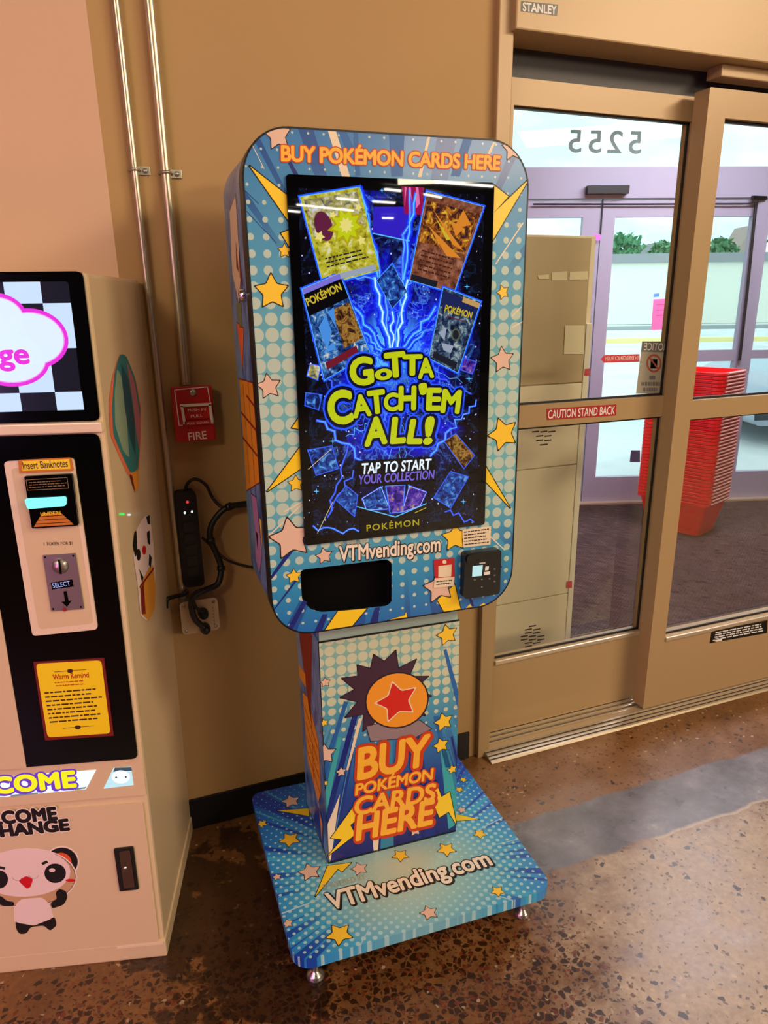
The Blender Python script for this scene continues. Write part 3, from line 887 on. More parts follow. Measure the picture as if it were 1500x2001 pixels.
# comic rays
pad.poly([(640, 255), (656, 256), (684, 346), (668, 346)], CREAMP, 1)
pad.poly([(660, 256), (676, 257), (692, 290), (684, 310)], MIDB, 1); pad.poly([(836, 264), (841, 264), (823, 346), (816, 346)], CREAMP, 1)
pad.poly([(905, 272), (922, 273), (898, 345), (880, 344)], MIDB, 1); pad.poly([(963, 277), (968, 278), (948, 320), (944, 318)], CREAMP, 1)
pad.poly([(690, 258), (699, 259), (704, 345), (694, 345)], MIDB, 1); pad.poly([(760, 262), (790, 263), (786, 345), (764, 345)], MIDB, 1)
pad.poly([(560, 300), (585, 345), (575, 345), (556, 305)], NAVY, 1)
pad.line([(492, 282), (516, 330)], 0.0012, CREAMP, 1); pad.line([(476, 370), (505, 398)], 0.0012, NAVY, 1); pad.line([(479, 410), (540, 475)], 0.0012, NAVY, 1)
for q in ([(1022, 435), (968, 516)], [(1018, 600), (1000, 618)], [(1022, 628), (1000, 640)], [(600, 975), (555, 1000)], [(590, 985), (522, 1050)], [(943, 1035), (986, 1075)]):
    pad.line(q, 0.0026, CREAMP, 1)
for q in ([(524, 1132), (522, 1143), (575, 1074), (566, 1072)], [(554, 1241), (566, 1240), (600, 1176), (592, 1172)], [(612, 1238), (628, 1236), (640, 1200), (630, 1200)],
          [(722, 1218), (738, 1216), (742, 1186), (732, 1188)], [(535, 1190), (533, 1196), (584, 1130), (580, 1128)], [(975, 1108), (981, 1110), (972, 1086), (966, 1080)], [(920, 1185), (926, 1184), (918, 1160), (912, 1160)], [(955, 1165), (960, 1160), (945, 1140), (940, 1145)]):
    pad.poly(q, NAVY, 1)
# lightning bolts
def bolt(P_, pts, k=2, w=0.0042): P_.poly(pts, YEL, k, edge=BLK, w=w)
bolt(pad, [(488, 325), (566, 386), (566, 436)]); bolt(pad, [(549, 456), (568, 448), (568, 487)])
bolt(pad, [(522, 960), (590, 868), (590, 914)]); bolt(pad, [(570, 836), (586, 812), (588, 839)])
bolt(pad, [(1033, 350), (962, 418), (962, 470)]); bolt(pad, [(962, 360), (993, 384), (962, 418)])
bolt(pad, [(996, 992), (936, 890), (938, 930)])
bolt(pad, [(634, 1232), (660, 1194), (716, 1189), (686, 1225)]); bolt(pad, [(854, 1172), (888, 1142), (900, 1192), (868, 1197)])
bolt(pad, [(760, 1211), (790, 1202), (793, 1195), (795, 1206)], w=0.002)
pad.poly([(910, 1188), (918, 1180), (922, 1186)], YEL, 2); pad.poly([(936, 1184), (944, 1178), (950, 1182)], YEL, 2)
# stars
for x, y, r in ((531, 570, 33), (982, 571, 12), (982, 848, 29), (889, 1050, 26), (574, 1126, 15), (578, 945, 16), (556, 490, 13)):
    pad.star(x, y, r, GOLD, OUTL, 3, rot=0.0 if x < 900 else 0.35)
for x, y, r in ((542, 264, 27), (525, 755, 24), (1001, 290, 20), (981, 703, 22), (568, 1052, 42), (633, 1086, 16), (858, 1146, 31)):
    pad.star(x, y, r, BLUSH, OUTL, 3, rot=0.12)
# writing
pad.text('BUY POKÉMON CARDS HERE', (550, 314), (976, 332), (551, 285), ORNG, 5, bold=0.036, edge=ORED, ebold=0.09, space=0.95, shear=0.05)
pad.text('VTMvending.com', (663, 1097), (859, 1076), (661, 1068), WHT, 5, bold=0.024, edge=DBRN, ebold=0.065, space=1.0, drop=(0.0012, -0.0012), dropm=DBRN)
pad.text('POWERED BY', (666, 1066), (716, 1061), (666, 1060), mat('faint_grey_print', rgb(176, 178, 160), 0.4), 4, bold=0.01)
front = fp.build('front_panel', kiosk, label='blue comic-print front with halftone dots, stars and bolts')

# --- rear shell of the head
bd = MB()
lp = rrect(-HW+0.002, Z0+0.002, HW-0.002, Z1-0.002, HR, 14)
bd.prism([lp], KO-KN*0.052, KU, VZ, KN, HD-0.052, SIDEP, side=SIDEP)
lp2 = rrect(-HW+0.010, Z0+0.010, HW-0.010, Z1-0.010, HR-0.008, 14)
bd.prism([lp2], KO-KN*0.0455, KU, VZ, KN, 0.0075, BLK)
# print on the left flank (plain comic shapes)
fl_ = Pad(bd, kp(-HW+0.0017, 0, 0), -KN, VZ)      # u runs backwards from the front face
KHAKI = mat('sand_print', rgb(222, 206, 160), 0.4); AMB = mat('amber_print', rgb(226, 152, 36), 0.4); MARO = mat('maroon_print', rgb(128, 26, 22), 0.4)
LILAC = mat('lilac_print', rgb(172, 128, 168), 0.4); OLIV = mat('olive_print', rgb(112, 130, 70), 0.4); ORP = mat('orange_print', rgb(238, 106, 40), 0.4)
fl_.poly([(0.11, 1.70), (0.21, 1.68), (0.24, 1.56), (0.17, 1.50), (0.12, 1.55)], KHAKI, 1, px=False, edge=BLK, w=0.004)
fl_.poly([(0.15, 1.62), (0.17, 1.57), (0.14, 1.56)], MARO, 2, px=False); fl_.poly([(0.12, 1.60), (0.10, 1.53), (0.13, 1.55)], MARO, 2, px=False)
fl_.poly([(0.14, 1.50), (0.21, 1.50), (0.19, 1.45), (0.15, 1.45)], OLIV, 1, px=False)
fl_.poly([(0.13, 1.45), (0.23, 1.46), (0.19, 1.36)], ORP, 1, px=False, edge=BLK, w=0.003)
fl_.poly([(0.06, 1.345), (0.26, 1.335), (0.28, 1.07), (0.06, 1.14)], AMB, 1, px=False, edge=MARO, w=0.006)
for a_, b_ in (((0.06, 1.25), (0.27, 1.26)), ((0.06, 1.195), (0.27, 1.20)), ((0.06, 1.30), (0.16, 1.31))): fl_.line([a_, b_], 0.006, MARO, 2, px=False)
fl_.line([(0.20, 1.33), (0.21, 1.10)], 0.004, MARO, 2, px=False); fl_.line([(0.12, 1.34), (0.13, 1.12)], 0.004, MARO, 2, px=False)
fl_.poly([(0.12, 1.09), (0.20, 1.08), (0.18, 0.98), (0.21, 0.92), (0.16, 0.90), (0.10, 0.96)], LILAC, 1, px=False, edge=BLK, w=0.004)
fl_.poly([(0.07, 1.05), (0.10, 1.05), (0.09, 0.98)], YEL, 1, px=False); fl_.poly([(0.14, 1.00), (0.17, 1.00), (0.16, 0.95)], BLK, 2, px=False)
fl_.line([(0.052, 1.72), (0.052, 0.87)], 0.004, BLK, 1, px=False)
bd.lathe([(0.012, 0), (0.012, 0.01), (0.004, 0.011)], mat('chrome', rgb(220, 220, 224), 0.2, 1.0), kp(-HW+0.001, -0.085, 1.515), tuple(-KU), 16)
bd.build('head_shell', kiosk, label='printed side shell of the kiosk head')

# --- dispenser tray behind the opening
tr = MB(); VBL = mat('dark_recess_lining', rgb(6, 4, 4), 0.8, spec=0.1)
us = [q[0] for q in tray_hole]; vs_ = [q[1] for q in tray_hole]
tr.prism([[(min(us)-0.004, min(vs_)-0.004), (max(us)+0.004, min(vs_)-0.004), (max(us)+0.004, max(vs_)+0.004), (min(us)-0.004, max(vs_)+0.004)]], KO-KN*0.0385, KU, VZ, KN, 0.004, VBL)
tr.build('dispenser_tray', kiosk, label='dark recessed pick-up tray')

# --- display
U0, U1, V0, V1 = -0.2114, 0.2098, 1.0086, 1.7223
dp = MB()
GLB = mat('glossy_black_glass', rgb(6, 6, 8), 0.015, spec=0.6)
dp.prism([rrect(U0, V0, U1, V1, 0.006, 4)], KO+KN*0.006, KU, VZ, KN, 0.0058, GLB, side=BLK)
display = dp.build('display', kiosk, label='portrait touch display with black glass border')
SU0, SU1, SV0, SV1 = U0+0.020, U1-0.022, V0+0.020, V1-0.022
def screen_fn(t, b):
    x, y, z = coords()
    s = (x-SU0)/(SU1-SU0); v = (z-SV0)/(SV1-SV0)
    cx, cy = (s-0.5)*0.56, (v-0.555)
    r = (cx*cx+cy*cy).sqrt()
    p = vec(x*1.0, 0.0, z)
    big = noise(p, 13.0, 5.0, 0.66, 0.6)
    edge = ((s-0.5).abs()*2.0)
    glow = (1.0-r*1.55).max(0.0)
    blue = (glow*1.05 + big*2.2 - 1.32 - edge.sm(0.5, 1.0)*0.50 - v.sm(0.30, 0.0)*0.22).max(0.0).min(1.0)
    col = ramp(blue, (0.0, rgb(1, 1, 6)), (0.26, rgb(4, 4, 66)), (0.60, rgb(10, 12, 190)), (1.0, rgb(18, 36, 250)))
    # lightning veins
    n1 = noise(p, 15.0, 5.0, 0.60, 0.8); v1 = (1.0-((n1-0.5).abs()*30.0)).max(0.0)
    n2 = noise(p, 30.0, 3.0, 0.6, 0.5); v2 = (1.0-((n2-0.52).abs()*24.0)).max(0.0)
    veins = ((v1*v1*0.95 + v2*0.12)*(blue*1.3+0.05)*1.1).min(1.0)
    col = mix(veins*0.85, col, rgb(84, 150, 255))
    # burst in the middle
    fan = (s-0.5).atan2(v-0.40)
    fn_ = noise(vec(fan*4.5, r*1.2), 3.0, 3.0)
    burst = ((1.0-((s-0.475)*(s-0.475)*26.0+(v-0.565)*(v-0.565)*60.0).sqrt()).max(0.0))*fn_*2.0
    col = mix(burst.min(1.0), col, rgb(90, 200, 255))
    # stars and sparks
    d, _ = voronoi(p, 62.0); d2, _2 = voronoi(p, 120.0)
    st = d.lt(0.12)*noise(p, 30.0, 1.0).gt(0.50); st2 = d2.lt(0.14)*noise(p, 22.0, 1.0).gt(0.54)
    col = mix(st*0.8, col, rgb(190, 190, 255)); col = mix(st2*0.5, col, rgb(140, 110, 220))
    t.links.new(col, b.inputs['Emission Color'])
    b.inputs['Emission Strength'].default_value = 1.15
    b.inputs['Base Color'].default_value = (0.003, 0.003, 0.004, 1)
SCR = mat('screen_picture', rough=0.015, fn=screen_fn, spec=0.6)
def em(name, r, g, b_, s=1.0): return mat('lit_'+name, (0.003, 0.003, 0.004, 1), 0.015, emit=rgb(r, g, b_), strength=s, spec=0.6)
def art_fn(c0, c1, c2, c3, scale, dist, seed):
    def fn(t, b):
        x, y, z = coords()
        n = noise(vec(x+seed, 0.0, z), scale, 4.0, 0.68, dist)
        col = ramp(n, (0.34, c0), (0.46, c1), (0.56, c2), (0.66, c3))
        t.links.new(col, b.inputs['Emission Color']); b.inputs['Emission Strength'].default_value = 0.9
        b.inputs['Base Color'].default_value = (0.003, 0.003, 0.004, 1)
    return fn
A_YEL = mat('lit_yellow_card_art', rough=0.015, fn=art_fn(rgb(96, 84, 30), rgb(176, 168, 30), rgb(204, 196, 60), rgb(226, 226, 190), 60, 0.5, 1))
A_YELT = mat('lit_pale_card_art', rough=0.015, fn=art_fn(rgb(60, 70, 120), rgb(160, 150, 60), rgb(196, 190, 150), rgb(214, 216, 236), 70, 0.6, 2))
A_BRN = mat('lit_brown_card_art', rough=0.015, fn=art_fn(rgb(74, 34, 26), rgb(120, 66, 44), rgb(146, 88, 62), rgb(170, 120, 100), 60, 0.4, 3))
A_FIRE = mat('lit_fire_card_art', rough=0.015, fn=art_fn(rgb(24, 18, 40), rgb(90, 44, 24), rgb(188, 110, 28), rgb(228, 190, 60), 64, 1.0, 4))
A_PACK = mat('lit_pack_art', rough=0.015, fn=art_fn(rgb(10, 14, 26), rgb(28, 60, 128), rgb(60, 130, 200), rgb(216, 210, 190), 58, 1.1, 5))
A_PACK2 = mat('lit_pack_art_warm', rough=0.015, fn=art_fn(rgb(14, 10, 14), rgb(90, 50, 20), rgb(176, 136, 60), rgb(120, 40, 30), 70, 1.0, 6))
A_GREY = mat('lit_grey_pack_art', rough=0.015, fn=art_fn(rgb(10, 14, 26), rgb(34, 48, 84), rgb(84, 110, 130), rgb(190, 200, 190), 62, 1.0, 7))
A_BLUE = mat('lit_blue_card_art', rough=0.015, fn=art_fn(rgb(6, 10, 34), rgb(20, 40, 120), rgb(40, 96, 190), rgb(120, 190, 230), 60, 0.8, 8))
A_PURP = mat('lit_purple_card_art', rough=0.015, fn=art_fn(rgb(20, 8, 50), rgb(60, 30, 150), rgb(110, 70, 190), rgb(190, 150, 60), 70, 0.8, 9))
L_CY = em('cyan', 96, 190, 255); L_BL = em('blue', 60, 90, 250); L_WH = em('white', 232, 246, 255); L_LIME = em('lime', 190, 200, 18); L_OLIVE = em('olive', 176, 160, 16)
L_NAVY = em('navy', 4, 6, 44); L_BLK = em('black', 2, 2, 6); L_PUR = em('purple', 116, 96, 214); L_VIO = em('violet', 48, 30, 190); L_GOLD = em('gold', 200, 176, 40)
L_RED = em('dark_red', 110, 22, 40); L_DK = em('dark_card', 26, 28, 40); L_MAG = em('magenta', 150, 10, 70); L_ORG = em('orange', 214, 130, 40); L_GRY = em('grey', 150, 160, 180)

L_GL = em('glow_blue', 36, 84, 255)
sc = MB()
sc.prism([rrect(SU0, SV0, SU1, SV1, 0.002, 2)], KO+KN*0.0066, KU, VZ, KN, 0.0005, SCR)
sp = Pad(sc, KO+KN*0.0067, KU, VZ, 0.00012)
def jag(a, b, n, amp, w, m, k, seed):
    rnd = random.Random(seed); a = Vector(a); b = Vector(b); d = b-a; nn = Vector((-d.y, d.x)).normalized()
    pts = [tuple(a+d*(i/n)+nn*(rnd.uniform(-amp, amp) if 0 < i < n else 0)) for i in range(n+1)]
    sp.line(pts, w, m, k, join=True)
    return pts
def card(quad, m, glow=L_CY, k=3, w=0.0022):
    """a glowing card: dim wide outline, bright thin outline, printed face (tl, tr, br, bl)"""
    sp.line(quad+[quad[0]], w*3.4, L_GL, k-0.8, join=True)
    sp.line(quad+[quad[0]], w, glow, k-0.4, join=True)
    sp.poly(quad, m, k)
def inq(q, s0, t0, s1, t1):
    tl, tr, br, bl = [Vector(c) for c in q]
    f = lambda s, t: tuple(tl.lerp(tr, s).lerp(bl.lerp(br, s), t))
    return [f(s0, t0), f(s1, t0), f(s1, t1), f(s0, t1)]
# upper violet panel between the two top cards
sp.poly([(729, 404), (806, 404), (800, 470), (728, 455)], L_VIO, 2); sp.line([(728, 456), (800, 471)], 0.002, L_CY, 3)
sp.poly([(729, 392), (778, 392), (778, 404), (729, 404)], L_BLK, 2.5)
# red shop-light streaks seen at the top edge
sp.poly([(784, 364), (828, 366), (824, 420), (790, 418)], L_MAG, 2.2)
for q in ([(790, 366), (794, 366), (790, 405)], [(812, 366), (817, 366), (820, 398), (812, 408)], [(798, 366), (802, 366), (804, 392)]): sp.poly(q, em('rose', 220, 110, 170), 2.4)
# top left card: plain yellow pattern in place of the printed character
q = [(586, 385), (702, 366), (741, 528), (632, 557)]
card(q, A_YEL); sp.poly(inq(q, 0.05, 0.04, 0.95, 0.46), A_YELT, 3.3)
sp.ell((676, 500), 52, 36, A_YEL, 3.5, rot=-0.2); sp.ell((632, 442), 17, 30, em('maroon', 96, 30, 60), 3.4, rot=-0.3)
for r_, m_, k_ in ((42, L_OLIVE, 3.55), (33, L_LIME, 3.6), (17, em('pale_gold', 226, 214, 120), 3.65)):
    sp.poly([(676+r_*(1.0 if i % 2 == 0 else 0.62)*math.cos(i*PI/9+0.1)*0.9, 440+r_*(1.0 if i % 2 == 0 else 0.62)*math.sin(i*PI/9+0.1)) for i in range(18)], m_, k_)
for x, y, r_ in ((624, 462, 11), (650, 420, 8), (706, 470, 9), (640, 478, 7), (700, 405, 8)): sp.star(x, y, r_, em('pale_gold', 226, 214, 120), None, 3.58, rot=x*0.1)
sp.bars(inq(q, 0.14, 0.70, 0.9, 0.84), 3, L_DK, 4, 0.35, 4); sp.poly(inq(q, 0.12, 0.92, 0.95, 0.985), L_GRY, 4)
# top right card: plain flame pattern
q = [(834, 375), (944, 404), (886, 572), (800, 547)]
card(q, A_BRN, k=3); sp.poly(inq(q, 0.04, 0.09, 0.96, 0.56), A_FIRE, 3.3)
for a_, b_, c_ in (((846, 410), (905, 490), (884, 478)), ((836, 440), (900, 505), (872, 500)), ((905, 410), (920, 440), (886, 446)), ((880, 432), (906, 446), (890, 462))): sp.poly([a_, b_, c_], L_ORG, 3.5)
sp.poly([(850, 424), (880, 468), (872, 470)], L_GOLD, 3.6)
sp.bars(inq(q, 0.12, 0.62, 0.9, 0.88), 5, em('umber', 66, 32, 26), 4, 0.34, 8); sp.poly(inq(q, 0.02, 0.93, 0.6, 1.0), L_DK, 4)
# small tilted card
q = [(766, 516), (795, 570), (766, 602), (736, 548)]
card(q, A_BLUE, k=3, w=0.0014)
# foil packs
q = [(590, 565), (663, 535), (722, 690), (634, 742)]
card(q, A_PACK, k=4); sp.poly(inq(q, 0.55, 0.35, 0.98, 0.80), A_PACK2, 4.2); sp.poly(inq(q, 0.0, 0.05, 1.0, 0.30), L_BLK, 4.2)
sp.poly(inq(q, 0.0, 0.0, 1.0, 0.06), em('lavender', 120, 110, 210), 4.3)
sp.poly(inq(q, 0.1, 0.84, 0.8, 0.92), L_RED, 4.4)
for q2 in ([(622, 640), (636, 615), (648, 650), (640, 680), (632, 668)], [(640, 610), (652, 600), (656, 640)], [(630, 690), (650, 668), (656, 682)]): sp.poly(q2, em('sky', 70, 140, 220), 4.4)
sp.text('POKÉMON', (602, 598), (668, 566), (597, 584), L_GOLD, 5, bold=0.03, edge=L_NAVY, ebold=0.07)
q = [(866, 562), (938, 590), (894, 728), (838, 700)]
card(q, A_GREY, k=4); sp.poly(inq(q, 0.0, 0.04, 1.0, 0.26), em('dusk', 24, 34, 84), 4.2); sp.poly(inq(q, 0.55, 0.02, 1.0, 0.09), em('tan', 190, 150, 90), 4.3)
sp.poly(inq(q, 0.1, 0.88, 0.9, 0.97), L_DK, 4.3); sp.line([(873, 618), (906, 628)], 0.0016, L_RED, 4.4)
for q2 in ([(856, 650), (872, 640), (868, 666)], [(862, 670), (886, 676), (880, 690), (866, 684)]): sp.poly(q2, L_GRY, 4.4)
sp.ell((890, 654), 9, 12, em('moss', 80, 90, 70), 4.4); sp.ell((890, 654), 6, 9, L_DK, 4.5)
sp.text('POKÉMON', (868, 608), (920, 622), (871, 596), L_GOLD, 5, bold=0.03, edge=L_NAVY, ebold=0.07)
# forked lightning
for i, (a_, b_, n_, amp, w) in enumerate([((702, 366), (741, 530), 9, 5, 0.003), ((800, 372), (786, 548), 8, 8, 0.003), ((741, 530), (766, 690), 8, 6, 0.003), ((786, 548), (772, 690), 8, 6, 0.003),
        ((663, 535), (736, 548), 6, 5, 0.002), ((722, 690), (760, 700), 5, 4, 0.0026), ((838, 700), (776, 690), 5, 4, 0.0026), ((800, 548), (866, 562), 6, 4, 0.002), ((590, 565), (634, 742), 9, 4, 0.0014),
        ((620, 822), (706, 900), 9, 9, 0.0026), ((706, 900), (716, 905), 2, 2, 0.002), ((838, 900), (880, 838), 6, 6, 0.003), ((880, 838), (930, 782), 8, 7, 0.0018), ((880, 838), (896, 902), 5, 5, 0.0014),
        ((640, 1010), (680, 870), 9, 6, 0.0016), ((690, 920), (646, 1000), 7, 6, 0.0014), ((612, 1028), (700, 1038), 9, 8, 0.0018), ((870, 1000), (925, 1020), 7, 7, 0.0014), ((850, 735), (920, 770), 7, 6, 0.0014),
        ((640, 740), (668, 770), 5, 5, 0.0016), ((944, 404), (886, 572), 8, 4, 0.0014), ((586, 385), (632, 557), 9, 4, 0.0014), ((636, 700), (668, 720), 4, 4, 0.0014)]):
    p_ = jag(a_, b_, n_, amp, w*0.7, L_CY if w > 0.0017 else em('azure', 70, 110, 255), 2.6, 40+i)
    sp.line(p_, w*2.2, L_BL, 2.2, join=True)
# broad bright beams from the burst up to the cards
for i, (a_, b_, w) in enumerate((((762, 694), (732, 544), 0.010), ((772, 694), (796, 548), 0.010), ((758, 696), (690, 600), 0.006), ((778, 696), (850, 600), 0.006), ((766, 690), (766, 610), 0.008), ((752, 700), (706, 640), 0.005), ((782, 700), (826, 650), 0.005), ((738, 540), (704, 372), 0.006), ((788, 546), (812, 380), 0.006))):
    p_ = jag(a_, b_, 9, 5, w*0.22, L_WH if w > 0.007 else L_CY, 2.75, 500+i)
    sp.line(p_, w*0.55, L_CY, 2.65, join=True); sp.line(p_, w*1.3, L_GL, 2.3, join=True); sp.line(p_, w*2.2, em('deep_blue', 20, 40, 230), 2.1, join=True)
# fine crackling arcs fanning out of the middle and from the slogan
rnd = random.Random(77)
L_AZ = em('azure', 70, 110, 255); L_IND = em('indigo', 44, 40, 220)
for i in range(46):
    t = rnd.uniform(0, 2*PI); r0, r1 = rnd.uniform(20, 70), rnd.uniform(80, 190)
    c = (766, 668) if i % 2 else (768, 800)
    a_ = (c[0]+r0*math.cos(t)*0.8, c[1]+r0*math.sin(t)); b_ = (c[0]+r1*math.cos(t)*0.8, c[1]+r1*math.sin(t))
    if not (604 < b_[0] < 930 and 380 < b_[1] < 1015): continue
    jag(a_, b_, rnd.randint(6, 12), rnd.uniform(4, 9), rnd.uniform(0.0007, 0.0015), rnd.choice((L_AZ, L_AZ, L_IND, L_CY)), 2.4, 200+i)
for i in range(150):
    x = rnd.uniform(592, 938); y = rnd.uniform(385, 1025)
    if abs(x-766) < 95 and rnd.random() < 0.7: continue
    sp.ell((x, y), rnd.uniform(0.5, 1.5), rnd.uniform(0.5, 1.6), rnd.choice((L_WH, L_PUR, L_CY, L_GRY)), 2.5, n=8)
for x, y, r_ in ((640, 520, 7), (650, 862, 8), (916, 740, 7), (905, 980, 6), (618, 960, 6), (746, 372, 5), (912, 560, 6)):
    sp.poly([(x-r_, y), (x-1, y-1), (x, y-r_), (x+1, y-1), (x+r_, y), (x+1, y+1), (x, y+r_), (x-1, y+1)], L_CY, 2.7)
# little cards drifting low down
for q, m_ in (([(602, 880), (648, 872), (660, 915), (618, 928)], A_BLUE), ([(868, 862), (890, 848), (926, 890), (906, 915)], A_PACK2), ([(880, 922), (914, 932), (880, 992), (848, 972)], A_BLUE),
              ([(676, 950), (698, 968), (692, 1008), (656, 976)], A_BLUE), ([(598, 768), (628, 772), (622, 800), (596, 792)], A_BLUE), ([(606, 712), (626, 716), (620, 742), (600, 734)], A_YELT), ([(906, 700), (930, 708), (922, 730), (900, 722)], A_PURP)):
    card(q, m_, glow=em('steel', 90, 120, 220), k=3, w=0.0011)
sp.line([(602, 917), (646, 878)], 0.0012, em('straw', 220, 200, 140), 4); sp.line([(620, 1042), (650, 980)], 0.0012, em('straw', 220, 200, 140), 4)
# open pack with three cards at the bottom
sp.poly([(700, 992), (772, 1010), (830, 985), (822, 1029), (704, 1042)], L_BLK, 5.2)
card([(708, 974), (744, 952), (760, 994), (716, 996)], A_BLUE, L_WH, 4, 0.0014); card([(754, 950), (790, 948), (786, 1000), (762, 1002)], A_PURP, L_CY, 4.6, 0.0014); card([(800, 950), (832, 962), (820, 988), (786, 1000)], A_PURP, L_WH, 4, 0.0014)
sp.line([(698, 990), (772, 1010), (832, 984)], 0.0022, L_CY, 5.4, join=True); sp.line([(810, 1002), (832, 992)], 0.0016, L_GOLD, 5.5)
sp.text('POKÉMON', (716, 1038), (818, 1026), (716, 1026), L_OLIVE, 5.6, bold=0.01, space=1.2)
# slogan
def slog(word, spots, top, shear=0.0, bold=0.045):
    """each letter on its own baseline: (letter, left x, right x, baseline y left, baseline y right, height)"""
    for ch, x0, x1, y0, y1, h in spots:
        sp.text(ch, (x0, y0), (x1, y1), (x0, y0-h), L_NAVY, 6.2, bold=0.125, shear=shear)
    for ch, x0, x1, y0, y1, h in spots:
        sp.text(ch, (x0, y0), (x1, y1), (x0, y0-h), L_GL, 5.5, bold=0.175, shear=shear)
    for ch, x0, x1, y0, y1, h in spots:
        sp.text(ch, (x0, y0), (x1, y1), (x0, y0-h), L_LIME, 7.0, bold=bold, shear=shear)
slog('GOTTA', [('G', 687, 728, 752, 748, 50), ('o', 735, 764, 742, 739, 28), ('T', 755, 791, 737, 733, 45), ('T', 788, 822, 732, 731, 37), ('A', 818, 846, 738, 736, 36)], 0)
slog('CATCH', [('C', 645, 688, 828, 823, 60), ('A', 692, 724, 815, 810, 40), ('T', 722, 752, 808, 804, 42), ('C', 752, 778, 803, 800, 32), ('H', 780, 810, 800, 799, 43)], 0)
slog("'EM", [("'", 824, 832, 800, 799, 46), ('E', 834, 858, 800, 800, 40), ('M', 862, 895, 804, 806, 42)], 0)
slog('ALL!', [('A', 714, 754, 870, 864, 50), ('L', 764, 790, 865, 863, 47), ('L', 796, 822, 865, 865, 44), ('!', 830, 846, 866, 864, 48)], 0, shear=0.12)
sp.poly([(702, 900), (850, 892), (852, 944), (694, 952)], L_BLK, 5.0)
sp.text('TAP TO START', (707, 926), (842, 916), (708, 906), L_WH, 7, bold=0.025, shear=0.12, edge=L_NAVY, ebold=0.06)
sp.text('YOUR COLLECTION', (701, 946), (848, 935), (702, 929), L_PUR, 7, bold=0.02, shear=0.12, edge=L_NAVY, ebold=0.05)
sc.build('screen', display, label='lit screen with blue lightning, cards and lime slogan')

# --- pedestal
CU0, CU1, CN, CN2 = -0.1800, 0.1793, -0.0555, -0.312
CO = KO+KN*CN
pc = MB(); cp = Pad(pc, CO, KU, VZ); cp.clip = [(CU0, 0.1145), (CU1, 0.1145), (CU1, 0.7495), (CU0, 0.7495)]
BZ = 0.1145
pc.prism([[(CU0, BZ), (CU1, BZ), (CU1, 0.7495), (CU0, 0.7495)]], CO, KU, VZ, KN, CN-CN2, COLP, side=SIDEP)
cp.line([(CU0, 0.748), (CU1, 0.748)], 0.005, BLK, 1, px=False); cp.line([(CU0+0.001, BZ), (CU0+0.001, 0.75)], 0.0022, BLK, 1, px=False); cp.line([(CU0, BZ+0.003), (CU1, BZ+0.003)], 0.006, BLK, 1, px=False)
# rays
for q, m_ in (([(700, 1405), (708, 1402), (680, 1505), (676, 1505)], CREAMP), ([(690, 1390), (700, 1395), (640, 1610), (628, 1620)], NAVY), ([(672, 1370), (680, 1372), (630, 1530), (626, 1520)], MIDB),
              ([(632, 1560), (660, 1440), (668, 1440), (636, 1600)], TEAL), ([(858, 1448), (868, 1445), (892, 1560), (889, 1612), (876, 1620)], TEAL), ([(846, 1400), (856, 1398), (880, 1500), (870, 1500)], MIDB),
              ([(866, 1270), (872, 1268), (895, 1350), (895, 1390)], MIDB), ([(640, 1610), (664, 1552), (646, 1680), (636, 1680)], CREAMP), ([(728, 1640), (740, 1638), (738, 1664), (730, 1666)], CREAMP), ([(880, 1440), (884, 1438), (893, 1480), (893, 1500)], NAVY)):
    cp.poly(q, m_, 1)
# plain burst emblem standing where the printed figure is
PLUM = mat('plum_print', rgb(66, 38, 60), 0.4); PLUMD = mat('dark_plum_print', rgb(36, 22, 38), 0.4); SKINO = mat('amber_orange_print', rgb(246, 160, 44), 0.4)
REDP = mat('bright_red_print', rgb(216, 40, 28), 0.4); GREYP = mat('warm_grey_print', rgb(150, 130, 134), 0.4)
bc = (752, 1352)
brs = []
rnd = random.Random(5)
for i in range(26):
    t = 2*PI*i/26+0.1; r_ = (1.0 if i % 2 == 0 else 0.70)*(1+0.10*rnd.uniform(-1, 1))
    brs.append((bc[0]+88*r_*math.cos(t), bc[1]+78*r_*math.sin(t)))
cp.poly(brs, PLUM, 2, edge=PLUMD, w=0.005)
cp.ell((775, 1368), 63, 55, PLUMD, 2.6, rot=-0.25); cp.ell((775, 1368), 60, 52, SKINO, 3, rot=-0.25)
cp.star(775, 1370, 40, REDP, CREAMP, 4, rot=0.2)
cp.poly([(716, 1420), (745, 1412), (820, 1408), (842, 1424), (812, 1440), (724, 1448)], GREYP, 2.2, edge=PLUMD, w=0.004)
# bolts, stars, writing
bolt(cp, [(692, 1573), (646, 1637), (668, 1640), (638, 1674), (694, 1630), (684, 1612), (702, 1597)], 4, 0.004)
bolt(cp, [(851, 1526), (862, 1557), (878, 1547), (892, 1613), (876, 1586), (858, 1597), (846, 1570)], 4, 0.004)
for x, y, r in ((873, 1240, 20), (866, 1410, 18), (861, 1456, 15), (883, 1503, 9), (633, 1412, 8), (634, 1530, 7)): cp.star(x, y, r, GOLD, OUTL, 5, rot=0.2)
for x, y, r in ((635, 1333, 10), (634, 1474, 22), (666, 1508, 10), (811, 1622, 12)): cp.star(x, y, r, BLUSH, OUTL, 5)
for args in (('BUY', (699, 1522), (838, 1492), (703, 1463)), ('POKÉMON', (694, 1553), (845, 1521), (695, 1532)), ('CARDS', (693, 1592), (848, 1562), (696, 1559)), ('HERE', (696, 1641), (845, 1608), (700, 1593))):
    cp.text(*args, ORNG, 8, bold=0.034, shear=0.08, edge=ORED, ebold=0.10, space=0.98, drop=(0.003, -0.003), dropm=ORED)
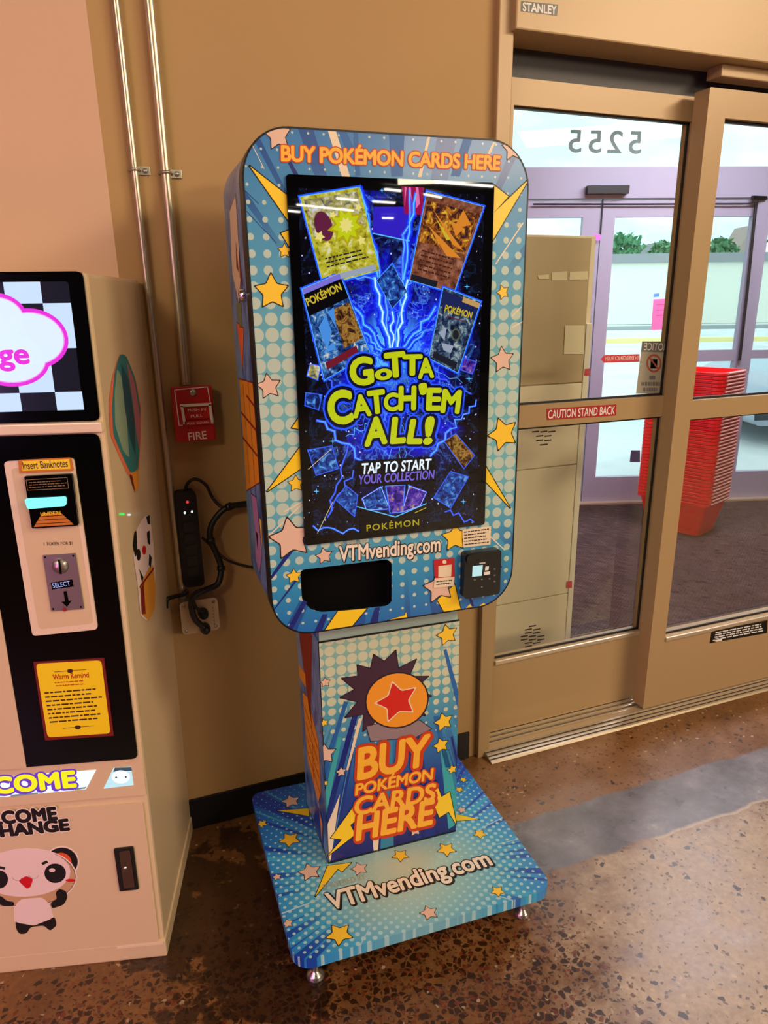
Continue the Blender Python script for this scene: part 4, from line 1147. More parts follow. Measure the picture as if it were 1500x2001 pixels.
# left flank
fk = Pad(pc, kp(CU0, CN, 0), -KN, VZ)
fk.poly([(0.06, 0.74), (0.20, 0.735), (0.22, 0.66), (0.13, 0.46), (0.10, 0.58)], MARO, 1, px=False)
fk.poly([(0.17, 0.58), (0.25, 0.57), (0.25, 0.53), (0.17, 0.54)], AMB, 1.5, px=False)
fk.poly([(0.05, 0.45), (0.15, 0.52), (0.22, 0.50), (0.20, 0.30), (0.09, 0.24), (0.05, 0.30)], AMB, 1, px=False, edge=MARO, w=0.004)
for i in range(4): fk.line([(0.06, 0.29+i*0.045), (0.20, 0.33+i*0.045)], 0.005, MARO, 1.6, px=False)
fk.line([(0.13, 0.27), (0.12, 0.50)], 0.005, MARO, 1.6, px=False)
fk.poly([(0.03, 0.23), (0.12, 0.22), (0.16, 0.13), (0.05, 0.12)], NAVY, 1, px=False); fk.poly([(0.05, 0.20), (0.08, 0.22), (0.07, 0.13)], AMB, 1.5, px=False)
fk.line([(0.0, BZ+0.003), (CN-CN2, BZ+0.003)], 0.006, BLK, 1, px=False)
# collar under the head
pc.prism([[(CU0+0.004, 0.7495), (CU1-0.004, 0.7495), (CU1-0.004, Z0+0.004), (CU0+0.004, Z0+0.004)]], CO-KN*0.003, KU, VZ, KN, CN-CN2-0.006, mat('pale_teal_collar', rgb(176, 204, 186), 0.35), side=SIDEP)
pc.build('pedestal', kiosk, label='printed pedestal with burst emblem and orange lettering')

# --- base plate and its feet
bm_ = MB(); BW, BF, BB = 0.3264, 0.2143, -0.4114
bo = KO+VZ*BZ
bm_.prism([rrect(-BW, -BF, BW, -BB, [0.045, 0.045, 0.03, 0.03], 8)], bo, KU, -KN, VZ, 0.026, BASEP, side=BASEP, back=BLK)
bp = Pad(bm_, bo, KU, -KN); bp.clip = rrect(-BW, -BF, BW, -BB, [0.045, 0.045, 0.03, 0.03], 8)
for x, y, r in ((566, 1641, 21), (782, 1672, 17), (872, 1660, 19), (937, 1630, 13), (663, 1826, 27), (972, 1742, 14), (512, 1610, 11), (897, 1543, 9), (905, 1524, 8)): bp.star(x, y, r, GOLD, OUTL, 3, rot=0.3)
for x, y, r in ((605, 1704, 23), (702, 1698, 17), (838, 1784, 18), (568, 1566, 19), (541, 1714, 9), (562, 1805, 11), (902, 1583, 10)): bp.star(x, y, r, BLUSH, OUTL, 3)
bolt(bp, [(541, 1584), (604, 1580), (604, 1595)], 2, 0.003); bolt(bp, [(616, 1752), (640, 1692), (686, 1686), (668, 1704), (660, 1698)], 2, 0.004); bolt(bp, [(886, 1590), (936, 1601), (886, 1605)], 2, 0.003)
bp.text('VTMvending.com', (646, 1779), (962, 1690), (637, 1747), WHT, 5, bold=0.03, edge=BLK, ebold=0.07, drop=(0.003, -0.003), dropm=BLK)
bp.text('POWERED BY', (634, 1740), (716, 1718), (631, 1729), mat('faint_grey_print', rgb(176, 178, 160), 0.4), 4, bold=0.0)
bm_.build('base_plate', kiosk, label='square blue comic-print base plate')
CHR = mat('chrome_foot', rgb(190, 186, 180), 0.25, 0.9)
for su, nn_ in ((-BW+0.055, BF-0.055), (BW-0.055, BF-0.055), (-BW+0.055, BB+0.055), (BW-0.055, BB+0.055)):
    f = MB(); c = kp(su, nn_, 0)
    f.lathe([(0, 0), (0.021, 0.0), (0.022, 0.006), (0.018, 0.014), (0.010, 0.020), (0.008, 0.024), (0.008, 0.060), (0.014, 0.062), (0.014, 0.076), (0.010, 0.078), (0.010, BZ-0.025), (0, BZ-0.025)], CHR, c, n=18)
    f.build('foot', kiosk)

# --- card reader and stickers on the front
cr = MB(); O2 = KO+KN*0.0
rp = Pad(MB(), O2, KU, VZ)
ru0, rv0 = rp.px(899, 1158); ru1, rv1 = rp.px(971, 1072)
rv0 = rp.px(930, 1160)[1]; rv1 = rp.px(930, 1073)[1]
RB = mat('reader_black', rgb(18, 18, 20), 0.3)
cr.prism([rrect(ru0-0.001, rv0, ru1, rv1, 0.009, 5)], KO+KN*0.022, KU, VZ, KN, 0.0218, RB)
cr.prism([rrect(ru0+0.003, rv1-0.024, ru1-0.004, rv1-0.003, 0.008, 5)], KO+KN*0.027, KU, VZ, KN, 0.0052, RB)
r2 = Pad(cr, KO+KN*0.0222, KU, VZ)
LCD = mat('lit_reader_screen', rgb(20, 30, 34), 0.2, emit=rgb(196, 238, 240), strength=0.9)
r2.poly([(923, 1106), (943, 1104), (941, 1125), (922, 1127)], LCD, 1)
for q in ([(948, 1107), (955, 1106), (954, 1114), (947, 1115)], [(945, 1118), (957, 1116), (957, 1122), (945, 1124)], [(936, 1098), (948, 1096), (948, 1101), (936, 1102)]): r2.poly(q, STK, 1)
for i, (x, y) in enumerate(((927, 1133), (941, 1132), (956, 1131), (966, 1112), (966, 1124), (966, 1136), (941, 1147))): r2.ell((x, y), 2, 1.6, mat('grey_print', rgb(120, 120, 120), 0.5), 1, n=10)
cr.build('card_reader', kiosk, label='black contactless card reader with small lit screen')
st = MB(); s1 = Pad(st, KO+KN*0.0024, KU, VZ)
s1.poly([(847, 1094), (887, 1090), (888, 1127), (849, 1130)], mat('red_sticker', rgb(196, 34, 36), 0.4), 1)
s1.poly([(849, 1130), (888, 1127), (886, 1145), (847, 1149)], CREAMP, 1); s1.poly([(856, 1106), (882, 1103), (881, 1126), (856, 1128)], CREAMP, 2)
s1.ell((868, 1098), 4, 4, CREAMP, 2); s1.bars([(852, 1134), (883, 1131), (882, 1142), (852, 1145)], 2, DBRN, 2, 0.4, 2)
st.build('payment_sticker', kiosk, label='red and cream payment sticker')
st = MB(); s1 = Pad(st, KO+KN*0.0026, KU, VZ)
s1.poly([(903, 1035), (959, 1028), (958, 1064), (905, 1070)], CREAMP, 1); s1.bars([(906, 1037), (957, 1030), (956, 1062), (907, 1067)], 5, DBRN, 2, 0.34, 6)
st.build('notice_sticker', kiosk, label='small cream sticker with lines of print')

# ================================================================== the change machine at the left
MA = math.radians(-15.31)
MO = Vector((-0.5969, -0.4395, 0))
MU = Vector((math.cos(MA), math.sin(MA), 0)); MN = Vector((MU.y, -MU.x, 0))      # MN points out of the front
LEAN = Vector((0.0165, 0, 1)).normalized()
MVZ = LEAN/LEAN.z
MD, MW, MH = 0.445, 0.72, 1.555
CREAMC = mat('cream_powder_coat', rgb(224, 198, 158), 0.26, coat=0.25)
CREAMS = mat('cream_lip', rgb(238, 214, 184), 0.3)
GBLK = mat('gloss_black_panel', rgb(5, 5, 6), 0.12, spec=0.25)
mach = empty('change_machine', MO, MA, label='cream and black money change machine with lit screen, cut off at the edge', cat='change machine')
def mp(u, n, z): return MO + MU*u + MN*n + MVZ*z
fz = Pad(MB(), MO, MU, MVZ)
def mz(y, x=150): return fz.px(x, y)[1]
cb = MB()
def mbox(mb, u0, u1, n0, n1, z0, z1, m, bev=0.0):
    """box in machine axes (u across, n outwards, z along the slight lean)"""
    t = MB(); t.box((u0, n0, z0), (u1, n1, z1), m, bev=bev)
    vs = [mp(*q) for q in t.v]
    fs = [f[::-1] for f in t.f]
    mb.add(vs, fs, m)
zl = mz(1545, 270)            # top of the lower cabinet
mbox(cb, -MW, 0.0, -MD, 0.0, 0.045, MH, CREAMC, 0.008)
mbox(cb, -MW-0.002, 0.003, -MD, 0.004, 0.0, 0.05, CREAMC, 0.004)
cb.build('cabinet', mach)
fr = Pad(MB(), MO-MN*0.006, MU, MVZ)
# screen surround
ss = MB()
z_t, z_b = mz(530, 168), mz(821, 204)
xr = 0.0
ss.prism([round_poly([(-MW, z_b), (-0.006, z_b), (-0.006, z_t), (-MW, z_t)], 0.012, 4)], MO+MN*0.004, MU, MVZ, MN, 0.0098, GBLK)
ss.build('screen_surround', mach, label='gloss black screen surround')
sm_ = MB(); sq = Pad(sm_, MO+MN*0.0046, MU, MVZ, 0.0003)
def lit(name, r, g, b, s=1.0): return mat('lit_'+name, (0.01, 0.01, 0.01, 1), 0.15, emit=rgb(r, g, b), strength=s)
M_W = lit('checker_white', 206, 228, 255); M_K = lit('checker_navy', 10, 14, 30, 1.0); M_CL = lit('cloud_white', 226, 242, 255); M_MG = lit('sign_magenta', 236, 48, 222); M_PK = lit('sign_pink', 250, 150, 240)
u_r = sq.px(150, 680)[0]
v_b, v_t = sq.px(150, 801)[1], sq.px(138, 550)[1]
sq.poly(round_poly([(-MW+0.02, v_b), (sq.px(162, 795)[0], v_b), (sq.px(160, 765)[0], v_t), (-MW+0.02, v_t)], 0.006, 3), M_K, 0, px=False)
uA = sq.px(107, 765)[0]; vr = [v_t, sq.px(136, 592)[1], sq.px(148, 680)[1], sq.px(158, 765)[1], v_b]
ur = sq.px(160, 765)[0]; pu = uA-sq.px(38, 766)[0]
for r_ in range(4):
    for c_ in range(-8, 1):
        a_ = uA+c_*pu; b_ = min(a_+pu, ur)
        if (r_+c_) % 2 == 1: sq.poly([(max(a_, -MW+0.022), vr[r_+1]), (b_, vr[r_+1]), (b_, vr[r_]), (max(a_, -MW+0.022), vr[r_])], M_W, 1, px=False)
cx_, cy_ = sq.px(-62, 672)
def cloud(g, m, k):
    for x, y, rx, ry in ((-62, 640, 70, 62), (62, 662, 60, 48), (-180, 662, 60, 48), (20, 700, 66, 46), (-140, 700, 66, 46), (-62, 690, 90, 60), (-5, 622, 48, 38), (-120, 622, 48, 38)):
        c = sq.px(x, y); s_ = 0.00092
        sq.ell(c, (rx+g)*s_, (ry+g)*s_, m, k, px=False, n=36)
cloud(9, M_MG, 2); cloud(2, M_PK, 2.5); cloud(0, M_CL, 3)
sq.text('Exchange', (-186, 716), (58, 710), (-186, 676), M_MG, 5, bold=0.03, edge=lit('white', 255, 255, 255), ebold=0.10)
sm_.build('screen', mach, label='lit screen with checker pattern and pink edged cloud')
# lip under the screen
lp_ = MB(); mbox(lp_, -MW, -0.003, -0.006, 0.010, mz(843, 205), mz(823, 205), CREAMS, 0.003); lp_.build('screen_lip', mach)
# black front plate of the money section
bpn = MB()
zb0 = mz(1480, 280); zb1 = mz(846, 208)
ub = fz.px(50, 1480)[0]
ubl = fz.px(12, 1250)[0]
bpn.prism([round_poly([(-MW, zb0+0.0), (-0.011, zb0), (-0.011, zb1), (-MW, zb1)], 0.014, 4)], MO+MN*0.003, MU, MVZ, MN, 0.0088, GBLK)
bpn.build('money_panel', mach, label='gloss black money panel')
cw_ = MB(); zc = mz(1190, 4)
cw_.prism([[(-MW, zb0-0.0), (ub, zb0-0.0), (ubl, zc), (-MW, zc)]], MO+MN*0.0055, MU, MVZ, MN, 0.0022, CREAMC)
cw_.build('cash_tray_cover', mach, label='cream cover beside the black panel')
# coin plate
kpn = MB(); kq = Pad(kpn, MO+MN*0.0034, MU, MVZ)
q = [kq.px(x, y) for x, y in ((65, 1241), (192, 1228), (145, 894), (9, 901))]
kpn.prism([round_poly(q, 0.008, 4)], MO+MN*0.0085, MU, MVZ, MN, 0.0052, CREAMS)
q2 = [kq.px(x, y) for x, y in ((78, 1228), (184, 1216), (138, 908), (24, 914))]
kpn.prism([round_poly(q2, 0.008, 4)], MO+MN*0.0088, MU, MVZ, MN, 0.0002, CREAMC)
k3 = Pad(kpn, MO+MN*0.0092, MU, MVZ)
MYEL = mat('yellow_plate', rgb(255, 222, 26), 0.4); MYELD = mat('amber_plate_edge', rgb(206, 120, 16), 0.4); MBRN = mat('brown_print', rgb(70, 34, 16), 0.5)
k3.text('1 TOKEN FOR $1', (86, 1066), (142, 1064), (86, 1060), MBRN, 1)
kpn.build('coin_plate', mach, label='cream plate holding the note and coin slots')
yp = MB(); y1 = Pad(yp, MO+MN*0.0105, MU, MVZ)
yp.prism([round_poly([y1.px(*c) for c in ((38, 925), (144, 920), (139, 894), (35, 899))], 0.003, 3)], MO+MN*0.0104, MU, MVZ, MN, 0.0015, MYELD)
y1.poly([(43, 901), (135, 897), (138, 916), (44, 920)], MYEL, 1)
y1.text('Insert Banknotes', (46, 917), (133, 912), (45, 903), MBRN, 2, bold=0.01)
yp.build('banknote_label', mach, label='yellow plate reading Insert Banknotes')
bv = MB(); b1 = Pad(bv, MO+MN*0.0175, MU, MVZ)
bv.prism([round_poly([b1.px(*c) for c in ((62, 1033), (153, 1027), (140, 926), (47, 931))], 0.003, 3)], MO+MN*0.0172, MU, MVZ, MN, 0.0082, GBLK)
GOLDP = mat('dull_gold_print', rgb(150, 120, 70), 0.5); CY_ = lit('cyan_slot', 120, 250, 240, 1.5)
for a_, b_ in (((51, 938), (131, 933)), ((131, 933), (134, 954)), ((134, 954), (54, 958)), ((54, 958), (51, 938))): b1.line([a_, b_], 0.0009, GOLDP, 1)
b1.bars([(56, 941), (129, 936), (132, 951), (57, 955)], 3, GOLDP, 1, 0.3, 3)
b1.poly([(66, 1030), (144, 1025), (118, 1001), (82, 1003)], MYELD, 1)
for i in range(3): b1.line([(74-i*2, 1010+i*7), (130+i*4, 1006+i*7)], 0.0012, GBLK, 2)
b1.text('UNDERS', (80, 1008), (120, 1005), (80, 1001), MYEL, 2)
bv.prism([round_poly([b1.px(*c) for c in ((56, 993), (130, 987), (130, 970), (50, 974))], 0.004, 4)], MO+MN*0.024, MU, MVZ, MN, 0.0066, CY_)
bv.build('note_acceptor', mach, label='black note acceptor with glowing cyan slot')
co = MB(); c1 = Pad(co, MO+MN*0.0120, MU, MVZ)
STEEL = mat('brushed_steel', rgb(176, 170, 164), 0.32, 0.85)
co.prism([round_poly([c1.px(*c) for c in ((100, 1195), (164, 1190), (147, 1081), (83, 1085))], 0.002, 3)], MO+MN*0.0118, MU, MVZ, MN, 0.0028, STEEL)
kc = c1.W(117, 1106)
co.lathe([(0.0, 0.007), (0.013, 0.006), (0.0155, 0.002), (0.0155, 0.0)], STEEL, kc, tuple(MN), 24)
kn = Pad(co, MO+MN*0.0195, MU, MVZ)
kn.poly([(113, 1094), (117, 1094), (121, 1122), (117, 1122)], GBLK, 1)
c1.poly([(99, 1139), (141, 1132), (144, 1146), (102, 1152)], GBLK, 1)
c1.text('SELECT', (104, 1149), (138, 1144), (103, 1140), lit('pale_blue', 170, 180, 250), 2)
c1.poly([(124, 1156), (130, 1155), (134, 1174), (140, 1173), (131, 1186), (120, 1176), (127, 1175)], GBLK, 1)
c1.ell((126, 1191), 4, 4, mat('coin_return_red', rgb(150, 40, 34), 0.4), 2)
for x, y in ((88, 1089), (143, 1086), (104, 1190), (158, 1186)): c1.ell((x, y), 2, 2, GBLK, 1, n=10)
co.build('coin_mechanism', mach, label='steel coin mechanism with round knob')
ns = MB(); n1 = Pad(ns, MO+MN*0.0048, MU, MVZ)
ns.prism([[n1.px(*c) for c in ((88, 1447), (222, 1438), (203, 1286), (65, 1294))]], MO+MN*0.0046, MU, MVZ, MN, 0.0014, mat('maroon_card_edge', rgb(120, 28, 20), 0.4))
n1.poly(round_poly([(70, 1297), (198, 1290), (216, 1433), (93, 1441)], 8, 3), MYEL, 1)
n1.text('Warm Remind', (104, 1328), (174, 1323), (103, 1318), mat('red_print', rgb(190, 60, 20), 0.5), 2, bold=0.02)
n1.line([(106, 1313), (168, 1308)], 0.0012, MBRN, 2); n1.ell((137, 1311), 6, 4, MBRN, 2, n=12); n1.line([(122, 1423), (184, 1418)], 0.0012, MBRN, 2); n1.ell((152, 1421), 6, 4, MBRN, 2, n=12)
n1.bars([(106, 1331), (174, 1326), (172, 1339), (110, 1343)], 2, mat('red_print', rgb(190, 60, 20), 0.5), 2, 0.3, 4)
n1.bars([(86, 1350), (198, 1341), (207, 1406), (98, 1415)], 8, MBRN, 2, 0.34, 9)
ns.build('notice_card', mach, label='yellow instruction card with maroon edge')
# sloping strip with the lit welcome sign
wsz0, wsz1 = mz(1562, 150), zb0
ws = MB()
A0 = MO+MVZ*wsz0+MN*0.001; A1 = MO+MVZ*wsz1-MN*0.004
WV = (A1-A0).normalized(); WL = (A1-A0).length
wn_ = MU.cross(WV).normalized()
if wn_.dot(MN) < 0: wn_ = -wn_
ws.prism([[(-MW, 0.0), (-0.002, 0.0), (-0.004, WL), (-MW, WL)]], A0+wn_*0.003, MU, WV, wn_, 0.004, CREAMC)
w1 = Pad(ws, A0+wn_*0.0032, MU, WV)
WL_ = lit('welcome_panel', 226, 250, 255, 1.25)
w1.poly([(-150, 1530), (188, 1504), (168, 1542), (-150, 1572)], WL_, 1)
for q in ([(-20, 1526), (8, 1522), (4, 1528), (-20, 1530)], [(72, 1514), (136, 1509), (134, 1513), (76, 1517)], [(20, 1553), (75, 1548), (74, 1551), (22, 1557)], [(146, 1540), (170, 1537), (166, 1541), (146, 1544)]): w1.poly(q, lit('grey_check', 120, 130, 140), 1.5)
w1.text('WELCOME', (-132, 1561), (148, 1536), (-133, 1531), lit('welcome_yellow', 250, 240, 10), 4, bold=0.05, edge=lit('welcome_purple', 112, 50, 190), ebold=0.12, space=1.05, drop=(-0.004, -0.002), dropm=lit('welcome_purple', 112, 50, 190))
w1.poly([(222, 1500), (256, 1498), (261, 1534), (202, 1541)], lit('icon_panel', 196, 236, 246), 1); w1.poly([(224, 1500), (256, 1499), (258, 1506), (221, 1508)], lit('icon_dark', 60, 78, 92), 1.5)
w1.ell((236, 1518), 18, 13, lit('icon_white', 250, 252, 255), 2); w1.ell((227, 1519), 2, 1.8, lit('icon_dark', 60, 78, 92), 3, n=10); w1.ell((246, 1518), 2, 1.8, lit('icon_dark', 60, 78, 92), 3, n=10)
ws.build('welcome_strip', mach, label='cream ledge with lit WELCOME strip')
# lower door: lettering, panda picture, lock
ld = MB()
u0_, u1_ = -MW+0.012, -0.012; z0_, z1_ = mz(1846, 215), mz(1576, 150)
ld.prism([round_poly([(u0_, z0_), (u1_, z0_), (u1_, z1_), (u0_, z1_)], 0.006, 3)], MO+MN*0.004, MU, MVZ, MN, 0.0038, CREAMC)
l1 = Pad(ld, MO+MN*0.0042, MU, MVZ)
LBL = mat('black_lettering', rgb(16, 12, 12), 0.4); LHAL = mat('pale_lettering_edge', rgb(250, 232, 214), 0.4)
l1.text('WELCOME', (-74, 1616), (111, 1600), (-74, 1593), LBL, 3, bold=0.062, edge=LHAL, ebold=0.12, space=1.05)
l1.text('EXCHANGE', (-74, 1642), (135, 1621), (-74, 1621), LBL, 3, bold=0.062, edge=LHAL, ebold=0.12, space=1.02)
PW = mat('panda_white', rgb(246, 222, 214), 0.4); PT = mat('panda_tan_shade', rgb(206, 166, 122), 0.4); PR_ = mat('panda_red', rgb(214, 20, 34), 0.4); PO_ = mat('panda_ear_orange', rgb(232, 92, 48), 0.4)
l1.ell((121, 1684), 34, 31, LHAL, 0.6); l1.ell((121, 1684), 31, 28, LBL, 1); l1.ell((119, 1686), 21, 20, PO_, 1.4)
l1.ell((-20, 1696), 31, 28, LBL, 1)
l1.ell((52, 1715), 99, 58, LHAL, 1.5, rot=-0.03); l1.ell((52, 1715), 96, 56, LBL, 1.7, rot=-0.03); l1.ell((52, 1715), 95, 55, PT, 2, rot=-0.03); l1.ell((48, 1705), 90, 47, PW, 2.4, rot=-0.03)
l1.ell((108, 1706), 21, 19, LBL, 3); l1.ell((102, 1700), 6, 4, PW, 3.5, n=14); l1.ell((-2, 1718), 18, 18, LBL, 3); l1.ell((-6, 1712), 6, 4, PW, 3.5, n=14)
l1.line([(82, 1688), (93, 1683)], 0.007, LBL, 3); l1.line([(-6, 1693), (10, 1697)], 0.007, LBL, 3)
l1.poly(round_poly([(36, 1721), (51, 1711), (65, 1717), (60, 1733), (53, 1737)], 4, 3), PR_, 3)
for c, a0, a1 in (((34, 1712), 0.3, 2.9), ((66, 1708), 0.3, 2.9)):
    l1.line([(c[0]+10*math.cos(t_), c[1]+8*math.sin(t_)) for t_ in [a0+(a1-a0)*i/8 for i in range(9)]], 0.0009, mat('grey_print', rgb(120, 120, 120), 0.5), 3)
l1.ell((138, 1720), 10, 3, PR_, 3, n=16)
l1.poly(round_poly([(27, 1768), (42, 1756), (85, 1753), (98, 1768), (106, 1795), (28, 1804)], 8, 3), LHAL, 1.2)
l1.poly(round_poly([(29, 1768), (42, 1756), (85, 1753), (97, 1768), (104, 1794), (66, 1808), (30, 1802)], 8, 3), PW, 3)
l1.poly(round_poly([(30, 1800), (66, 1809), (107, 1791), (111, 1808), (98, 1819), (86, 1808), (60, 1811), (52, 1824), (38, 1825), (32, 1815)], 5, 3), LBL, 2.8)
l1.poly(round_poly([(98, 1764), (112, 1756), (108, 1744), (116, 1736), (130, 1741), (132, 1754), (124, 1768), (102, 1775)], 5, 3), LBL, 3.2)
l1.poly(round_poly([(28, 1770), (6, 1770), (-12, 1762), (-12, 1752), (2, 1750), (14, 1760), (28, 1762)], 4, 3), LBL, 3.2)
ld.build('service_door', mach, label='cream lower door with black lettering and panda picture')
lk = MB(); k1 = Pad(lk, MO+MN*0.0075, MU, MVZ)
lk.prism([round_poly([k1.px(*c) for c in ((234, 1742), (271, 1738), (260, 1655), (222, 1659))], 0.004, 3)], MO+MN*0.0078, MU, MVZ, MN, 0.0036, BLACK)
lk.prism([round_poly([k1.px(*c) for c in ((243, 1735), (264, 1732), (254, 1660), (233, 1663))], 0.003, 3)], MO+MN*0.0105, MU, MVZ, MN, 0.0026, mat('bronze_lock', rgb(110, 84, 72), 0.35, 0.8))
lk.lathe([(0.0, 0.004), (0.0045, 0.003), (0.005, 0.0)], CHR, k1.W(245, 1694)+MN*0.003, tuple(MN), 14)
lk.build('door_lock', mach, label='black handle lock with bronze key plate')
sl = MB(); mbox(sl, -0.11, -0.004, 0.0, 0.0052, mz(1846, 215)-0.010, mz(1846, 215)-0.004, CREAMS); sl.build('kick_trim', mach)
# right flank pictures
sf = MB(); SV_ = MVZ
f1 = Pad(sf, MO+MU*0.0004, -MN, SV_)
tl_ = mat('balloon_teal', rgb(40, 128, 132), 0.4); tl2 = mat('balloon_dark_teal', rgb(20, 84, 98), 0.4); sage = mat('balloon_sage', rgb(140, 168, 140), 0.4); rim = mat('balloon_coral_edge', rgb(232, 120, 84), 0.4); ambr = mat('basket_amber', rgb(236, 158, 52), 0.4)
rose = mat('balloon_rose', rgb(176, 110, 124), 0.4)
f1.poly(round_poly([(233, 692), (246, 694), (266, 745), (276, 800), (274, 880), (272, 915), (266, 940), (250, 930), (232, 890), (215, 850), (212, 790), (218, 740)], 8, 3), rim, 1)
f1.poly(round_poly([(234, 691), (246, 694), (264, 740), (274, 800), (273, 870), (269, 920), (255, 926), (238, 890), (221, 850), (218, 800), (223, 730)], 8, 3), tl_, 2)
f1.poly(round_poly([(246, 705), (262, 745), (274, 820), (272, 880), (266, 850), (258, 780)], 5, 3), rose, 3)
f1.poly(round_poly([(228, 720), (236, 735), (246, 810), (252, 895), (240, 882), (224, 830), (223, 770)], 5, 3), sage, 3)
f1.poly(round_poly([(236, 710), (250, 740), (262, 820), (264, 890), (254, 860), (242, 790)], 5, 3), tl2, 3.4)
f1.poly([(252, 926), (270, 918), (271, 950), (263, 963)], ambr, 2.5); f1.poly([(252, 926), (258, 930), (264, 962), (258, 948)], MARO, 3)
# small rider picture, kept as plain rounded patches
f1.poly(round_poly([(263, 1040), (280, 1010), (292, 1005), (299, 1060), (303, 1120), (302, 1190), (290, 1215), (274, 1205), (268, 1140), (260, 1090)], 8, 3), PW, 2)
f1.poly([(285, 1010), (292, 1006), (293, 1025), (288, 1024)], LBL, 3); f1.poly(round_poly([(262, 1040), (266, 1036), (268, 1080), (263, 1090), (259, 1065)], 3, 2), LBL, 3); f1.poly(round_poly([(286, 1040), (292, 1036), (293, 1066), (288, 1062)], 3, 2), LBL, 3)
f1.ell((270, 1084), 4, 12, LBL, 3.2, n=16); f1.ell((281, 1075), 4, 9, PR_, 3.2, n=16); f1.poly([(291, 1082), (296, 1090), (294, 1110), (290, 1104)], LBL, 3.2)
f1.poly([(271, 1112), (280, 1128), (277, 1140)], LBL, 3.2); f1.poly([(290, 1110), (298, 1104), (304, 1150), (302, 1190), (290, 1213), (276, 1200), (273, 1145)], ambr, 3); f1.poly([(274, 1150), (280, 1140), (284, 1200), (276, 1200)], MARO, 3.4); f1.line([(272, 1148), (300, 1110)], 0.006, MARO, 3.5)
f1.poly([(233, 1002), (243, 1002), (243, 1007), (233, 1007)], lit('green_led', 90, 230, 90), 2); f1.ell((252, 1006), 3, 2, lit('white', 255, 255, 255), 2, n=10)
sf.build('flank_sticker', mach, label='balloon and rider stickers on the cream flank')

# ================================================================== pipes, alarm and power on the wall
PIPE = mat('galvanised_conduit', rgb(206, 192, 164), 0.30, 0.75)
STRAP = mat('galvanised_strap', rgb(180, 174, 160), 0.35, 0.8)
def wall_pipe(xt, xb, zt, zb, r, zst, label):
    root = empty('conduit_pipe', ((xt+xb)/2, -r-0.004, zb), label=label, cat='conduit', group='steel conduits on the beige wall')
    yb = -r-0.004
    mb = MB(); mb.tube([(xt+(xb-xt)*i/6, yb, zt+(zb-zt)*i/6) for i in range(7)], r, PIPE, 14); mb.build('pipe', root)
    for z in zst:
        t = (z-zt)/(zb-zt); x = xt+(xb-xt)*t
        s = MB()
        s.tube([(x-r-0.002, -0.001, z), (x-r-0.001, yb, z), (x-r*0.7, yb-r*0.75, z), (x, yb-r-0.001, z), (x+r*0.7, yb-r*0.75, z), (x+r+0.001, yb, z), (x+r+0.004, -0.003, z)], 0.0035, STRAP, 8)
        s.box((x+r-0.001, -0.004, z-0.009), (x+r+0.026, -0.0004, z+0.009), STRAP, bev=0.001)
        s.lathe([(0.0, 0.004), (0.005, 0.0035), (0.006, 0.0)], STRAP, (x+r+0.015, -0.004, z), (0, -1, 0), 12)
        s.build('pipe_strap', root)
    return root
W0 = Pad(MB(), (0, -0.013, 0), VX, VZ)
wall_pipe(W0.px(221, 0)[0], W0.px(353, 1130)[0], 3.6, W0.px(353, 1180)[1], 0.0085, [W0.px(268, 332)[1]], 'thin steel conduit on the beige wall running down to the outlet box')
PU = Pad(MB(), (0, -0.05, 0), VX, VZ)
PY = -0.052
wall_pipe(W0.px(292, 0)[0], W0.px(362, 735)[0], 3.6, W0.px(362, 752)[1], 0.0112, [W0.px(325, 338)[1]], 'thicker steel conduit on the beige wall ending at the red fire alarm')
# fire alarm pull station
pstn = empty('fire_alarm', (-0.36, 0, 1.17), label='red fire alarm pull station with white pull handle', cat='fire alarm')
FR = mat('fire_red', rgb(186, 26, 30), 0.35); FRD = mat('fire_red_box', rgb(150, 18, 24), 0.4)
pb = Pad(MB(), (0, PY, 0), VX, VZ)
q = [pb.px(*c) for c in ((346, 866), (423, 859), (413, 752), (332, 757))]
xl = (q[0][0]+q[3][0])/2; xh = (q[1][0]+q[2][0])/2; zlo = (q[0][1]+q[1][1])/2; zhi = (q[2][1]+q[3][1])/2
b0 = MB(); b0.box((xl+0.004, PY+0.012, zlo+0.004), (xh-0.004, -0.0004, zhi-0.004), FRD, bev=0.003); b0.build('back_box', pstn)
b0 = MB(); b0.box((xl, PY, zlo), (xh, PY+0.013, zhi), FR, bev=0.004)
p1 = Pad(b0, (0, PY-0.0003, 0), VX, VZ)
p1.text('FIRE', (369, 861), (404, 857), (367, 846), STK, 1, bold=0.01)
for a_, b_ in (((341, 762), (405, 756)), ((341, 762), (350, 832)), ((405, 756), (418, 827)), ((350, 832), (356, 831)), ((413, 828), (418, 827))): p1.line([a_, b_], 0.0022, STK, 1, join=True)
b0.build('cover', pstn)
hn = MB(); h1 = Pad(hn, (0, PY-0.012, 0), VX, VZ)
def bar(a_, b_, w, m, mb, pd, t=0.009):
    A_, B_ = Vector(pd.px(*a_)), Vector(pd.px(*b_)); d = (B_-A_).normalized(); n_ = Vector((-d.y, d.x))*w/2
    mb.prism([[tuple(A_-n_), tuple(B_-n_), tuple(B_+n_), tuple(A_+n_)]], pd.O, pd.U, pd.V, pd.N, t, m)
PWH = mat('white_plastic_handle', rgb(236, 224, 206), 0.4)
bar((352, 793), (413, 790), 0.006, PWH, hn, h1); bar((355, 793), (361, 829), 0.006, PWH, hn, h1); bar((410, 790), (414, 826), 0.006, PWH, hn, h1); bar((361, 828), (412, 824), 0.010, FR, hn, h1)
hn.prism([[h1.px(*c) for c in ((360, 822), (411, 818), (409, 794), (357, 797))]], Vector((0, PY-0.004, 0)), VX, VZ, -VY, 0.003, FR)
